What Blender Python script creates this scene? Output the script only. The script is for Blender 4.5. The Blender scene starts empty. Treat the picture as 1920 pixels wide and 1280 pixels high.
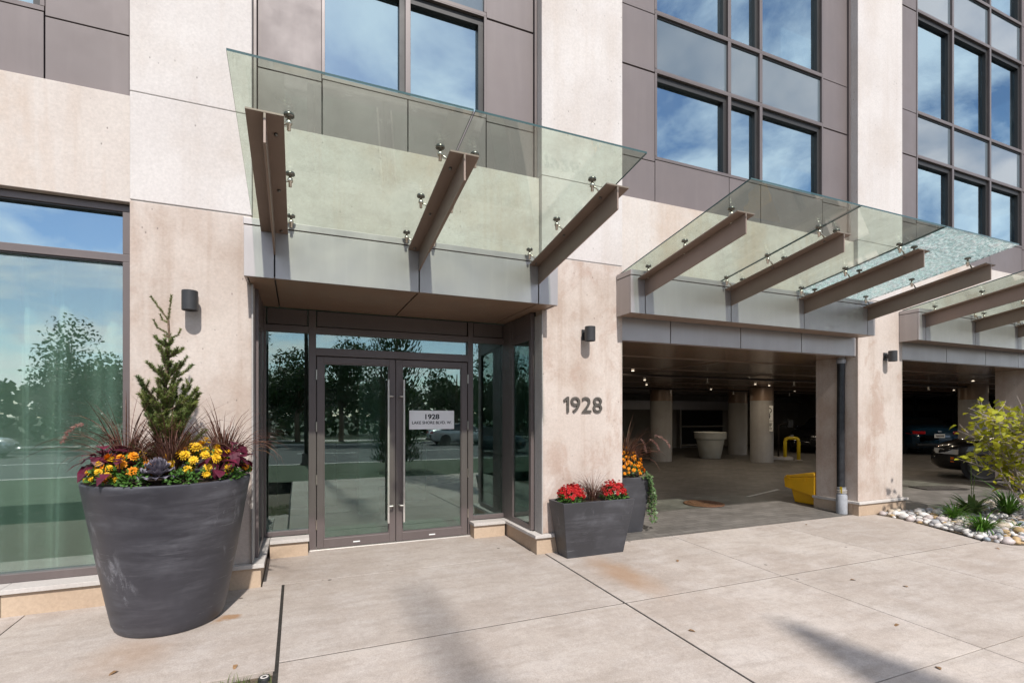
import bpy, math, random
from mathutils import Vector, Matrix, noise
random.seed(7)
PI = math.pi
scn = bpy.context.scene
col = scn.collection

# ------------------------------------------------------------------ camera, sky, sun, exposure
cam_d = bpy.data.cameras.new('camera'); cam = bpy.data.objects.new('camera', cam_d); col.objects.link(cam)
YAW = math.atan(402 / 951.)
cam.location = (0, 0, 1.5); cam.rotation_euler = (PI / 2, 0, -YAW)
cam_d.sensor_width = 36; cam_d.lens = 951 / 1920 * 36; cam_d.shift_y = 138 / 1920
cam_d.clip_start = .05; cam_d.clip_end = 2000
scn.camera = cam

SUN_EL = math.radians(47); SUN_AZ = .05          # the sun stands behind the camera, a touch to its left
sun_dir = Vector((math.sin(SUN_AZ) * math.cos(SUN_EL), math.cos(SUN_AZ) * math.cos(SUN_EL), -math.sin(SUN_EL)))
sl = bpy.data.lights.new('sun', 'SUN'); sl.energy = 3.5; sl.angle = math.radians(1.3); sl.color = (1, .955, .90)
so = bpy.data.objects.new('sun', sl); col.objects.link(so); so.rotation_euler = sun_dir.to_track_quat('-Z', 'Y').to_euler()

world = bpy.data.worlds.new('World'); scn.world = world; world.use_nodes = True
wn = world.node_tree; wn.nodes.clear()
def wnode(t, **k):
    n = wn.nodes.new(t)
    for a, b in k.items(): setattr(n, a, b)
    return n
sky = wnode('ShaderNodeTexSky', sky_type='NISHITA', sun_disc=False, sun_elevation=SUN_EL, sun_rotation=PI + SUN_AZ, altitude=80, air_density=.85, dust_density=.5, ozone_density=1.0)
tc = wnode('ShaderNodeTexCoord'); sep = wnode('ShaderNodeSeparateXYZ'); wn.links.new(tc.outputs['Generated'], sep.inputs[0])
zc = wnode('ShaderNodeMath', operation='MAXIMUM'); zc.inputs[1].default_value = .0; wn.links.new(sep.outputs[2], zc.inputs[0])
za = wnode('ShaderNodeMath', operation='ADD'); za.inputs[1].default_value = .22; wn.links.new(zc.outputs[0], za.inputs[0])
dx = wnode('ShaderNodeMath', operation='DIVIDE'); wn.links.new(sep.outputs[0], dx.inputs[0]); wn.links.new(za.outputs[0], dx.inputs[1])
dy = wnode('ShaderNodeMath', operation='DIVIDE'); wn.links.new(sep.outputs[1], dy.inputs[0]); wn.links.new(za.outputs[0], dy.inputs[1])
cx = wnode('ShaderNodeCombineXYZ'); wn.links.new(dx.outputs[0], cx.inputs[0]); wn.links.new(dy.outputs[0], cx.inputs[1])
cn = wnode('ShaderNodeTexNoise'); cn.inputs['Scale'].default_value = 2.3; cn.inputs['Detail'].default_value = 7; cn.inputs['Roughness'].default_value = .58; cn.inputs['Distortion'].default_value = .35
wn.links.new(cx.outputs[0], cn.inputs['Vector'])
cr = wnode('ShaderNodeValToRGB'); cr.color_ramp.elements[0].position = .43; cr.color_ramp.elements[1].position = .60
wn.links.new(cn.outputs[0], cr.inputs[0])
mx = wnode('ShaderNodeMix', data_type='RGBA'); mx.inputs[7].default_value = (8.6, 8.8, 9.2, 1)
cm = wnode('ShaderNodeMath', operation='MULTIPLY'); cm.inputs[1].default_value = .88; wn.links.new(cr.outputs[0], cm.inputs[0])
wn.links.new(cm.outputs[0], mx.inputs[0]); wn.links.new(sky.outputs[0], mx.inputs[6])
bg = wnode('ShaderNodeBackground'); bg.inputs[1].default_value = .125
wo = wnode('ShaderNodeOutputWorld'); wn.links.new(mx.outputs[2], bg.inputs[0]); wn.links.new(bg.outputs[0], wo.inputs[0])

vs = scn.view_settings
vs.view_transform = 'Standard'; vs.look = 'None'; vs.gamma = 1; vs.exposure = .52; vs.use_curve_mapping = False
scn.cycles.max_bounces = 10; scn.cycles.transparent_max_bounces = 24; scn.cycles.glossy_bounces = 5
scn.cycles.caustics_reflective = False; scn.cycles.caustics_refractive = False
scn.cycles.sample_clamp_indirect = 6
scn.cycles.use_denoising = True

# ------------------------------------------------------------------ material helpers
class NT:
    def __init__(s, name):
        s.m = bpy.data.materials.new(name); s.m.use_nodes = True; s.t = s.m.node_tree
        s.b = s.t.nodes['Principled BSDF']; s.out = s.t.nodes['Material Output']
        s.pos = s.n('ShaderNodeNewGeometry').outputs['Position']
    def n(s, t, **k):
        n = s.t.nodes.new(t)
        for a, b in k.items(): setattr(n, a, b)
        return n
    def l(s, a, b): s.t.links.new(a, b)
    def vec(s, scale, loc=(0, 0, 0), src=None):
        m = s.n('ShaderNodeMapping'); m.inputs['Scale'].default_value = scale; m.inputs['Location'].default_value = loc
        s.l(src or s.pos, m.inputs[0]); return m.outputs[0]
    def noise(s, scale, detail=4, rough=.55, vec=None, dist=0):
        n = s.n('ShaderNodeTexNoise'); n.inputs['Scale'].default_value = scale; n.inputs['Detail'].default_value = detail
        n.inputs['Roughness'].default_value = rough; n.inputs['Distortion'].default_value = dist
        s.l(vec or s.pos, n.inputs['Vector']); return n.outputs[0]
    def ramp(s, v, a, b, c0=(0, 0, 0), c1=(1, 1, 1)):
        r = s.n('ShaderNodeValToRGB'); e = r.color_ramp.elements
        e[0].position = a; e[1].position = b; e[0].color = (*c0, 1); e[1].color = (*c1, 1)
        s.l(v, r.inputs[0]); return r.outputs[0]
    def mix(s, f, a, b, mode='MIX'):
        m = s.n('ShaderNodeMix', data_type='RGBA', blend_type=mode)
        for v, i in ((f, 0), (a, 6), (b, 7)):
            if hasattr(v, 'is_output'): s.l(v, m.inputs[i])
            elif i == 0: m.inputs[0].default_value = v
            else: m.inputs[i].default_value = (*v, 1)
        return m.outputs[2]
    def math(s, op, a, b=0.):
        m = s.n('ShaderNodeMath', operation=op)
        for v, i in ((a, 0), (b, 1)):
            if hasattr(v, 'is_output'): s.l(v, m.inputs[i])
            else: m.inputs[i].default_value = v
        return m.outputs[0]
    def bump(s, h, strength=.2, dist=.01):
        b = s.n('ShaderNodeBump'); b.inputs['Strength'].default_value = strength; b.inputs['Distance'].default_value = dist
        s.l(h, b.inputs['Height']); s.l(b.outputs[0], s.b.inputs['Normal']); return b.outputs[0]
    def base(s, c):
        if hasattr(c, 'is_output'): s.l(c, s.b.inputs['Base Color'])
        else: s.b.inputs['Base Color'].default_value = (*c, 1)
    def set(s, **k):
        for a, b in k.items(): s.b.inputs[a.replace('_', ' ')].default_value = b
        return s

def concrete(name, c0, c1, stain=(.3, .2, .15), amt=.35, seed=0, pits=True, streak=True):
    t = NT(name); o = (seed * 3.7, seed * 1.3, seed * 2.1)
    v = t.vec((1, 1, 1), o)
    c = t.mix(t.ramp(t.noise(1.3, 6, .6, v), .3, .7), c0, c1)
    big = t.ramp(t.noise(.9, 5, .62, t.vec((1, 1, .8), (o[1], o[0], 5))), .48, .68)
    c = t.mix(t.math('MULTIPLY', big, amt), c, stain)
    if amt > .8:
        bl = t.ramp(t.noise(2.4, 7, .68, t.vec((1, 1, .75), (o[0], o[2], 1)), .5), .50, .60)
        c = t.mix(t.math('MULTIPLY', t.math('MULTIPLY', bl, t.ramp(t.noise(.7, 2, .5, t.vec((1, 1, .6), (9, o[0], 2))), .38, .58)), .40), c, (.34, .21, .15))
    if streak:
        st = t.ramp(t.noise(1, 4, .6, t.vec((7, 7, .35), o)), .5, .72)
        c = t.mix(t.math('MULTIPLY', st, amt * .55), c, stain)
    fine = t.ramp(t.noise(45, 4, .7), .25, .75, (.86, .86, .86), (1.06, 1.06, 1.06))
    c = t.mix(1., c, fine, 'MULTIPLY')
    h = t.noise(60, 4, .65)
    if pits:
        vo = t.n('ShaderNodeTexVoronoi'); vo.inputs['Scale'].default_value = 13; t.l(t.vec((1, 1, .6), o), vo.inputs['Vector'])
        gate = t.ramp(t.noise(2.2, 3, .5, v), .46, .52)
        pit = t.math('MULTIPLY', t.ramp(vo.outputs['Distance'], .035, .10, (1, 1, 1), (0, 0, 0)), gate)
        c = t.mix(t.math('MULTIPLY', pit, .7), c, (.13, .11, .1))
        h = t.math('SUBTRACT', h, pit)
    t.base(c); t.bump(h, .12, .006); t.set(Roughness=.85, Specular_IOR_Level=.25)
    return t.m

def paint(name, c, rough=.4, metallic=0., var=.12, smudge=.1, spec=.5):
    t = NT(name)
    a = t.noise(1.2, 5, .6); b = t.noise(1, 4, .6, t.vec((9, 9, .7)))
    dark = tuple(x * (1 - var) for x in c); light = tuple(min(1, x * (1 + var)) for x in c)
    cc = t.mix(t.ramp(a, .3, .7), dark, light)
    cc = t.mix(t.math('MULTIPLY', t.ramp(b, .5, .75), smudge), cc, tuple(min(1, x * 1.7 + .04) for x in c))
    t.base(cc); t.set(Metallic=metallic, Specular_IOR_Level=spec)
    r = t.ramp(t.noise(3, 5, .6), .2, .8, (rough * .8,) * 3, (rough * 1.25,) * 3); t.l(r, t.b.inputs['Roughness'])
    t.bump(t.noise(1.1, 2, .5), .03, .02)
    return t.m

def simple(name, c, rough=.6, metallic=0., var=.15, scale=8, spec=.4, trans=0.):
    t = NT(name); n = t.noise(scale, 4, .6)
    t.base(t.mix(t.ramp(n, .3, .7), tuple(x * (1 - var) for x in c), tuple(min(1, x * (1 + var)) for x in c)))
    t.set(Roughness=rough, Metallic=metallic, Specular_IOR_Level=spec)
    if trans:
        tr = t.n('ShaderNodeBsdfTranslucent'); tr.inputs[0].default_value = (*[min(1, x * 1.3) for x in c], 1)
        ms = t.n('ShaderNodeMixShader'); ms.inputs[0].default_value = trans
        t.l(t.b.outputs[0], ms.inputs[1]); t.l(tr.outputs[0], ms.inputs[2]); t.l(ms.outputs[0], t.out.inputs[0])
    return t.m

def leafmat(name, c0, c1, trans=.3, rough=.5, scale=14, c2=None, f2=.25):
    t = NT(name)
    ob = t.n('ShaderNodeObjectInfo')
    n = t.noise(scale, 3, .6); c = t.mix(t.ramp(n, .3, .7), c0, c1)
    if c2: c = t.mix(t.math('MULTIPLY', t.ramp(t.noise(scale * .37, 3, .5), .55, .7), f2 * 2), c, c2)
    c = t.mix(t.math('MULTIPLY', ob.outputs['Random'], .35), c, tuple(x * .55 for x in c0))
    t.base(c); t.set(Roughness=rough, Specular_IOR_Level=.35)
    tr = t.n('ShaderNodeBsdfTranslucent'); t.l(c, tr.inputs[0])
    ms = t.n('ShaderNodeMixShader'); ms.inputs[0].default_value = trans
    t.l(t.b.outputs[0], ms.inputs[1]); t.l(tr.outputs[0], ms.inputs[2]); t.l(ms.outputs[0], t.out.inputs[0])
    return t.m

def glass(name, tint, refl=.06, dots=False, dirt=.03, wave=.0, gtint=(1, 1, 1)):
    t = NT(name); t.t.nodes.remove(t.b)
    tr = t.n('ShaderNodeBsdfTransparent'); tr.inputs[0].default_value = (*tint, 1)
    gl = t.n('ShaderNodeBsdfGlossy'); gl.inputs['Roughness'].default_value = .004; gl.inputs[0].default_value = (*gtint, 1)
    lw = t.n('ShaderNodeLayerWeight'); lw.inputs[0].default_value = .5
    fr5 = t.math('ADD', t.math('MULTIPLY', t.math('POWER', lw.outputs['Facing'], 5.), .95), .04)
    if wave:
        b = t.n('ShaderNodeBump'); b.inputs['Strength'].default_value = wave; b.inputs['Distance'].default_value = .02
        t.l(t.noise(.9, 2, .5), b.inputs['Height']); t.l(b.outputs[0], gl.inputs['Normal'])
    f = t.math('ADD', t.math('MULTIPLY', fr5, 1 - refl), refl)
    ms = t.n('ShaderNodeMixShader'); t.l(f, ms.inputs[0]); t.l(tr.outputs[0], ms.inputs[1]); t.l(gl.outputs[0], ms.inputs[2])
    df = t.n('ShaderNodeBsdfDiffuse'); df.inputs[0].default_value = (.6, .63, .6, 1)
    dm = t.math('MULTIPLY', t.ramp(t.noise(2.6, 6, .7), .45, .75), dirt)
    if dots:
        sx = t.n('ShaderNodeSeparateXYZ'); t.l(t.pos, sx.inputs[0])
        d2 = 0
        for k, q in ((0, .11), (2, .11)):
            w = t.math('ABSOLUTE', t.math('SUBTRACT', t.math('FRACT', t.math('MULTIPLY', sx.outputs[k], 1 / q)), .5))
            w = t.math('MULTIPLY', t.math('MULTIPLY', w, q), t.math('MULTIPLY', w, q)); d2 = w if d2 == 0 else t.math('ADD', d2, w)
        dm = t.math('MAXIMUM', dm, t.math('MULTIPLY', t.math('LESS_THAN', d2, .0028 ** 2), .22))
    ms2 = t.n('ShaderNodeMixShader'); t.l(dm, ms2.inputs[0]); t.l(ms.outputs[0], ms2.inputs[1]); t.l(df.outputs[0], ms2.inputs[2])
    t.l(ms2.outputs[0], t.out.inputs[0]); return t.m

M = {}
M['conc'] = concrete('concrete_pale', (.54, .495, .47), (.61, .57, .545), (.44, .36, .30), .38, 1)
M['conc_band'] = concrete('concrete_band', (.53, .465, .42), (.60, .55, .51), (.45, .33, .245), .65, 2)
M['conc_low'] = concrete('concrete_stained', (.49, .415, .365), (.57, .50, .45), (.35, .25, .19), .85, 3)
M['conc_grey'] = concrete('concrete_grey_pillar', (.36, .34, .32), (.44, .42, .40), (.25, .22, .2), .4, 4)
M['clad'] = paint('cladding_paint', (.150, .123, .119), .50, .1, .08, .10)
M['fascia'] = paint('fascia_metal', (.40, .37, .36), .40, .55, .05, .10)
M['soffit'] = paint('soffit_paint', (.25, .165, .115), .35, .1, .08, .03)
M['beam'] = paint('bronze_paint', (.245, .18, .145), .42, .1, .10, .08)
M['frame'] = paint('frame_bronze', (.135, .11, .105), .4, .15, .08, .08)
M['frame_dark'] = paint('frame_gasket', (.02, .018, .017), .5, 0, .1, .05)
M['steel'] = simple('stainless_steel', (.66, .62, .57), .38, .55, .06, 20)
M['steel_dark'] = simple('clamp_steel', (.22, .21, .19), .3, 1., .1, 30)
M['steel_bright'] = simple('clamp_steel_bright', (.62, .57, .5), .3, 1., .1, 30)  # paler steel for clamp stems and hinges
M['stone'] = concrete('plinth_limestone', (.46, .345, .25), (.54, .42, .31), (.34, .24, .165), .5, 5, pits=False, streak=False)
M['cap'] = concrete('plinth_cap_stone', (.50, .46, .43), (.58, .545, .51), (.36, .32, .28), .35, 6, pits=False, streak=False)
M['glass_up'] = glass('window_glass_upper', (.26, .33, .34), .46, wave=.06, dirt=.02, gtint=(.64, .83, .92))
M['glass_low'] = glass('window_glass_lower', (.74, .84, .79), .20, dots=True, wave=.04, gtint=(.93, 1, .99))
M['glass_door'] = glass('window_glass_door', (.62, .80, .74), .16, dots=True, wave=.05, gtint=(.90, 1, .97))
M['glass_can'] = glass('canopy_glass', (.855, .915, .86), .02, dirt=.12)
M['glass_edge'] = simple('glass_edge', (.03, .075, .075), .15, 0, .1, 10, .6)
def spandrel():
    t = NT('spandrel_glass'); t.base(t.mix(t.noise(.6, 3), (.10, .13, .15), (.14, .17, .19))); t.set(Roughness=.03, Specular_IOR_Level=.9, Coat_Weight=.6, Coat_Roughness=.02); return t.m
M['spandrel'] = spandrel()
def shattered():
    t = NT('shattered_glass'); t.t.nodes.remove(t.b)
    vo = t.n('ShaderNodeTexVoronoi', feature='F1'); vo.inputs['Scale'].default_value = 46
    w = t.n('ShaderNodeMix', data_type='VECTOR'); w.inputs[0].default_value = .06; t.l(t.pos, w.inputs[4])
    nz = t.n('ShaderNodeTexNoise'); nz.inputs['Scale'].default_value = 5; t.l(t.pos, nz.inputs['Vector']); t.l(nz.outputs[1], w.inputs[5]); t.l(w.outputs[1], vo.inputs['Vector'])
    tr = t.n('ShaderNodeBsdfTransparent'); tr.inputs[0].default_value = (.72, .88, .85, 1)
    tl = t.n('ShaderNodeBsdfTranslucent'); df = t.n('ShaderNodeBsdfDiffuse')
    lit = t.mix(t.math('POWER', t.ramp(vo.outputs['Color'], .25, .9), 1.6), (.55, .66, .66), (1, 1, 1)); t.l(lit, tl.inputs[0]); t.l(lit, df.inputs[0])
    m1 = t.n('ShaderNodeMixShader'); m1.inputs[0].default_value = .25; t.l(tl.outputs[0], m1.inputs[1]); t.l(df.outputs[0], m1.inputs[2])
    gl = t.n('ShaderNodeBsdfGlossy'); gl.inputs['Roughness'].default_value = .1
    b = t.n('ShaderNodeBump'); b.inputs['Strength'].default_value = 1; b.inputs['Distance'].default_value = .02; t.l(vo.outputs['Color'], b.inputs['Height']); t.l(b.outputs[0], gl.inputs['Normal'])
    m2 = t.n('ShaderNodeMixShader'); m2.inputs[0].default_value = .22; t.l(m1.outputs[0], m2.inputs[1]); t.l(gl.outputs[0], m2.inputs[2])
    m3 = t.n('ShaderNodeMixShader'); t.l(t.ramp(vo.outputs['Color'], .3, .6, (.35,) * 3, (1.,) * 3), m3.inputs[0]); t.l(tr.outputs[0], m3.inputs[1]); t.l(m2.outputs[0], m3.inputs[2])
    t.l(m3.outputs[0], t.out.inputs[0]); return t.m
M['shatter'] = shattered()
M['lamp_black'] = simple('lamp_black', (.035, .035, .037), .45, 0, .1, 10)
M['lens'] = simple('lamp_lens', (.5, .48, .45), .4)
M['number'] = simple('number_bronze', (.10, .088, .075), .45, .3, .25, 25)
M['white'] = simple('white_plastic', (.84, .84, .82), .5, 0, .04, 5)
M['sign'] = simple('sign_silver', (.78, .76, .76), .5, .2, .05, 6)
M['ink'] = simple('sign_ink', (.012, .012, .016), .6)
M['yellow'] = simple('yellow_plastic', (.80, .42, .015), .42, 0, .08, 3)
M['yellow_paint'] = simple('yellow_paint', (.75, .52, .02), .4, 0, .1, 6)
M['rubber'] = simple('black_rubber', (.02, .02, .021), .6, 0, .2, 8)
M['pipe'] = simple('pipe_black', (.022, .023, .026), .35, 0, .35, 12)
M['pipe_grey'] = simple('pipe_grey', (.30, .31, .33), .5, 0, .2, 9)
M['pot_white'] = simple('pot_white', (.52, .52, .48), .55, 0, .05, 4)
M['room'] = simple('room_dark', (.07, .07, .07), .8)
M['lobby'] = simple('lobby_wall', (.40, .42, .40), .7, 0, .08, 2)
M['lobby_floor'] = simple('lobby_floor', (.25, .24, .22), .5, 0, .1, 3)
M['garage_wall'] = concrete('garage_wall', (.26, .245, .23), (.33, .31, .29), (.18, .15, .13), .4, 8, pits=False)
M['depth_black'] = simple('painted_depth_black', (.008, .008, .008), .8)  # black that paints the unlit depth of the opening and the drain
def ceilmat():
    t = NT('garage_ceiling'); t.base(t.mix(t.noise(.7, 3), (.15, .092, .058), (.20, .128, .082))); t.set(Roughness=.22, Specular_IOR_Level=.6)
    t.bump(t.noise(.8, 2), .06, .05); return t.m
M['ceil'] = ceilmat()
def potmat(name, c, seed):
    t = NT(name)
    cc = t.mix(t.ramp(t.noise(1.5, 4, .6, t.vec((1, 1, 1), (seed, 0, 0))), .3, .7), tuple(x * .78 for x in c), tuple(x * 1.25 for x in c))
    smear = t.math('MULTIPLY', t.ramp(t.noise(1.0, 6, .7, t.vec((2, 2, 14), (seed, seed, 0)), .4), .42, .78), t.ramp(t.noise(1.7, 4, .6, t.vec((1, 1, 1), (seed, 2, 3))), .47, .68))
    cc = t.mix(t.math('MULTIPLY', smear, .55), cc, (.24, .24, .265))
    chalk = t.math('MULTIPLY', t.ramp(t.noise(9, 6, .75, t.vec((1, 1, .5), (1, seed, 0))), .52, .72), t.ramp(t.noise(2.1, 3, .5, t.vec((1.6, 1.6, .7), (4, seed, 1))), .60, .70))
    cc = t.mix(t.math('MULTIPLY', chalk, .75), cc, (.38, .38, .41))
    sc = t.math('MULTIPLY', t.ramp(t.noise(1, 4, .8, t.vec((3, 3, 55), (seed, 0, 0)), .8), .60, .70), t.ramp(t.noise(3, 3, .5, t.vec((1, 1, 1), (seed, 8, 1))), .5, .6))
    cc = t.mix(t.math('MULTIPLY', sc, .28), cc, (.45, .45, .47))
    t.base(cc); t.set(Specular_IOR_Level=.45); t.l(t.ramp(smear, 0, 1, (.42,) * 3, (.7,) * 3), t.b.inputs['Roughness']); t.bump(t.noise(30, 4), .06, .005); return t.m
M['pot'] = potmat('pot_charcoal', (.040, .039, .047), 1.)
M['pot2'] = potmat('pot_charcoal_square', (.042, .042, .047), 6.)
def walkmat(name='sidewalk_concrete', seed=0., tone=1.07):
    t = NT(name)
    c = t.mix(t.ramp(t.noise(.8, 6, .62, t.vec((1, 1, 1), (seed, 0, 0))), .3, .7), (.34 * tone, .285 * tone, .245 * tone), (.445 * tone, .39 * tone, .345 * tone))
    c = t.mix(t.math('MULTIPLY', t.ramp(t.noise(2.6, 6, .7), .45, .72), .45), c, (.53 * tone, .485 * tone, .455 * tone))
    c = t.mix(t.math('MULTIPLY', t.ramp(t.noise(1, 4, .6, t.vec((2.5, 9, 1), (seed, 4, 0))), .48, .68), .34), c, (.27, .225, .185))
    c = t.mix(1., c, t.ramp(t.noise(120, 3, .7), .25, .75, (.74,) * 3, (1.14,) * 3), 'MULTIPLY')
    c = t.mix(1., c, t.ramp(t.noise(22, 5, .75), .3, .7, (.88,) * 3, (1.07,) * 3), 'MULTIPLY')
    # rust washed out from under the square planter and round the big pot
    sx = t.n('ShaderNodeSeparateXYZ'); t.l(t.pos, sx.inputs[0])
    wob = t.math('MULTIPLY', t.math('SUBTRACT', t.noise(5, 4, .6), .5), .25)
    def blob(x, y, rx, ry, soft):
        a = t.math('DIVIDE', t.math('SUBTRACT', t.math('ADD', sx.outputs[0], wob), x), rx); b = t.math('DIVIDE', t.math('SUBTRACT', t.math('ADD', sx.outputs[1], wob), y), ry)
        d = t.math('SQRT', t.math('ADD', t.math('MULTIPLY', a, a), t.math('MULTIPLY', b, b)))
        return t.ramp(d, 1 - soft, 1, (1, 1, 1), (0, 0, 0))
    st = t.math('MULTIPLY', blob(2.93, 4.15, .26, .78, .75), .55); st = t.math('MAXIMUM', st, t.math('MULTIPLY', blob(-1.0, 4.02, .30, .42, .8), .32))
    st = t.math('MAXIMUM', st, t.math('MULTIPLY', blob(-.50, 4.40, .10, .08, .5), .8))
    c = t.mix(st, c, (.30, .165, .075))
    vo = t.n('ShaderNodeTexVoronoi'); vo.inputs['Scale'].default_value = 3.1; vo.inputs['Randomness'].default_value = 1; t.l(t.vec((1, 1, 0)), vo.inputs['Vector'])
    spot = t.ramp(vo.outputs['Distance'], .040, .066, (1, 1, 1), (0, 0, 0)); cs = t.n('ShaderNodeSeparateColor'); t.l(vo.outputs['Color'], cs.inputs[0])
    spot = t.math('MULTIPLY', spot, t.math('GREATER_THAN', cs.outputs[0], .45)); c = t.mix(t.math('MULTIPLY', spot, .8), c, (.07, .055, .045))
    t.base(c); t.bump(t.noise(90, 4, .7), .18, .004); t.set(Roughness=.9, Specular_IOR_Level=.2); return t.m
M['walk'] = walkmat(); M['walk2'] = walkmat('sidewalk_concrete_b', 7., 1.12); M['walk3'] = walkmat('sidewalk_concrete_c', 13., 1.0)
def drivemat():
    t = NT('driveway_pavers')
    c = t.mix(t.ramp(t.noise(1.6, 6, .65), .3, .7), (.12, .11, .098), (.20, .182, .163))
    c = t.mix(t.math('MULTIPLY', t.ramp(t.noise(1, 4, .6, t.vec((1.5, 6, 1))), .5, .7), .5), c, (.24, .22, .2))
    br = t.n('ShaderNodeTexBrick'); br.inputs['Scale'].default_value = 1; br.inputs['Brick Width'].default_value = .22; br.inputs['Row Height'].default_value = .11; br.inputs['Mortar Size'].default_value = .005
    br.inputs['Color1'].default_value = (1, 1, 1, 1); br.inputs['Color2'].default_value = (.72, .72, .72, 1); br.inputs['Mortar'].default_value = (.4, .4, .4, 1)
    t.l(t.pos, br.inputs['Vector']); c = t.mix(1., c, br.outputs[0], 'MULTIPLY')
    t.base(c); t.set(Roughness=.55, Specular_IOR_Level=.4); t.bump(t.math('ADD', br.outputs[1], t.noise(40, 3)), .2, .006); return t.m
M['drive'] = drivemat()
M['asphalt'] = simple('asphalt', (.055, .055, .057), .85, 0, .25, 12)
M['dirt'] = simple('soil_dirt', (.10, .075, .05), .95, 0, .4, 40)
M['joint'] = simple('joint_filler', (.028, .024, .02), .95, 0, .4, 30)
M['soil'] = simple('potting_soil', (.05, .032, .022), .95, 0, .6, 90)
M['lawn'] = simple('lawn', (.036, .052, .018), .9, 0, .35, 6)
M['mark'] = simple('road_paint', (.72, .72, .68), .7, 0, .1, 9)
M['rust'] = simple('rusty_iron', (.16, .075, .04), .8, .2, .35, 25)
M['iron'] = simple('cast_iron', (.05, .04, .035), .6, .5, .3, 25)
M['bark'] = simple('bark', (.16, .11, .075), .9, 0, .3, 30)
M['bark_grey'] = simple('bark_grey', (.35, .30, .27), .8, 0, .2, 30)
M['needle'] = leafmat('spruce_needles', (.095, .15, .04), (.23, .26, .06), .2, .5, 9, (.07, .14, .06))
M['tree_leaf'] = leafmat('tree_foliage', (.03, .06, .018), (.06, .10, .028), .25, .55, 1.5)
M['conifer'] = leafmat('cedar_foliage', (.025, .055, .02), (.05, .085, .03), .15, .6, 2)
M['grass_red'] = leafmat('fountain_grass', (.085, .036, .03), (.18, .085, .06), .25, .5, 30, (.26, .17, .07), .25)
M['plume'] = leafmat('grass_plume', (.42, .20, .19), (.55, .33, .27), .3, .7, 20)
M['coleus'] = leafmat('coleus_leaf', (.085, .012, .028), (.17, .028, .055), .25, .4, 18, (.36, .02, .085), .25)
M['kale'] = leafmat('kale_leaf', (.16, .15, .19), (.30, .27, .31), .15, .6, 30, (.38, .25, .33), .2)
M['green'] = leafmat('bedding_leaf', (.05, .13, .022), (.10, .22, .035), .25, .5, 25)
M['yflower'] = leafmat('yellow_petals', (.80, .44, .012), (.95, .62, .03), .2, .6, 60)
M['oflower'] = leafmat('orange_petals', (.80, .25, .006), (.92, .38, .012), .2, .6, 60)
M['rflower'] = leafmat('red_petals', (.42, .008, .01), (.62, .02, .02), .15, .6, 60)
M['ivy'] = leafmat('ivy_leaf', (.05, .11, .035), (.13, .19, .07), .2, .45, 25, (.30, .36, .2), .2)
M['shrub'] = leafmat('shrub_leaf', (.24, .28, .018), (.50, .47, .03), .35, .45, 7, (.56, .40, .04), .25)
M['hosta'] = leafmat('hosta_leaf', (.10, .17, .05), (.17, .24, .07), .2, .45, 12, (.4, .42, .22), .25)
M['lily'] = leafmat('lily_leaf', (.05, .14, .015), (.12, .24, .03), .25, .45, 12)
M['grass'] = leafmat('turf_grass', (.06, .11, .02), (.16, .19, .05), .25, .6, 12)
M['dryleaf'] = leafmat('dry_leaf', (.20, .11, .05), (.30, .18, .09), .1, .8, 30)
M['curtain'] = simple('sheer_curtain', (.72, .75, .72), .8, 0, .04, 3, .2, .35)
M['pebbles'] = [simple('pebble_' + n, c, .6, 0, .18, 14) for n, c in (('white', (.58, .55, .52)), ('grey', (.34, .33, .33)), ('blue_grey', (.24, .27, .30)), ('tan', (.44, .37, .29)), ('rose', (.45, .39, .37)), ('ochre', (.42, .29, .15)))]
def carpaint(name, c):
    t = NT(name); t.base(c); t.set(Roughness=.25, Metallic=.35, Coat_Weight=1., Coat_Roughness=.03); return t.m
M['car_black'] = carpaint('car_paint_black', (.008, .008, .010)); M['car_blue'] = carpaint('car_paint_blue', (.012, .045, .085)); M['car_white'] = carpaint('car_paint_silver', (.5, .5, .5))
M['car_glass'] = simple('car_glass', (.012, .014, .016), .05, 0, .05, 3, .8)
M['rim'] = simple('alloy_rim', (.62, .62, .63), .25, .9, .05, 5)
M['tyre'] = simple('tyre', (.015, .015, .015), .75)
M['red_lens'] = simple('red_lens', (.45, .01, .015), .15, 0, .1, 5, .7)
M['amber'] = simple('amber_lens', (.75, .16, .01), .2, 0, .1, 5, .7)
M['clear_lens'] = simple('clear_lens', (.65, .67, .70), .1, .3, .1, 5, .7)
def emis(name, c, s):
    t = NT(name); t.base(c); t.b.inputs['Emission Color'].default_value = (*c, 1); t.b.inputs['Emission Strength'].default_value = s; return t.m
M['down'] = emis('downlight_led', (1, .85, .65), 2.2)

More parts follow.
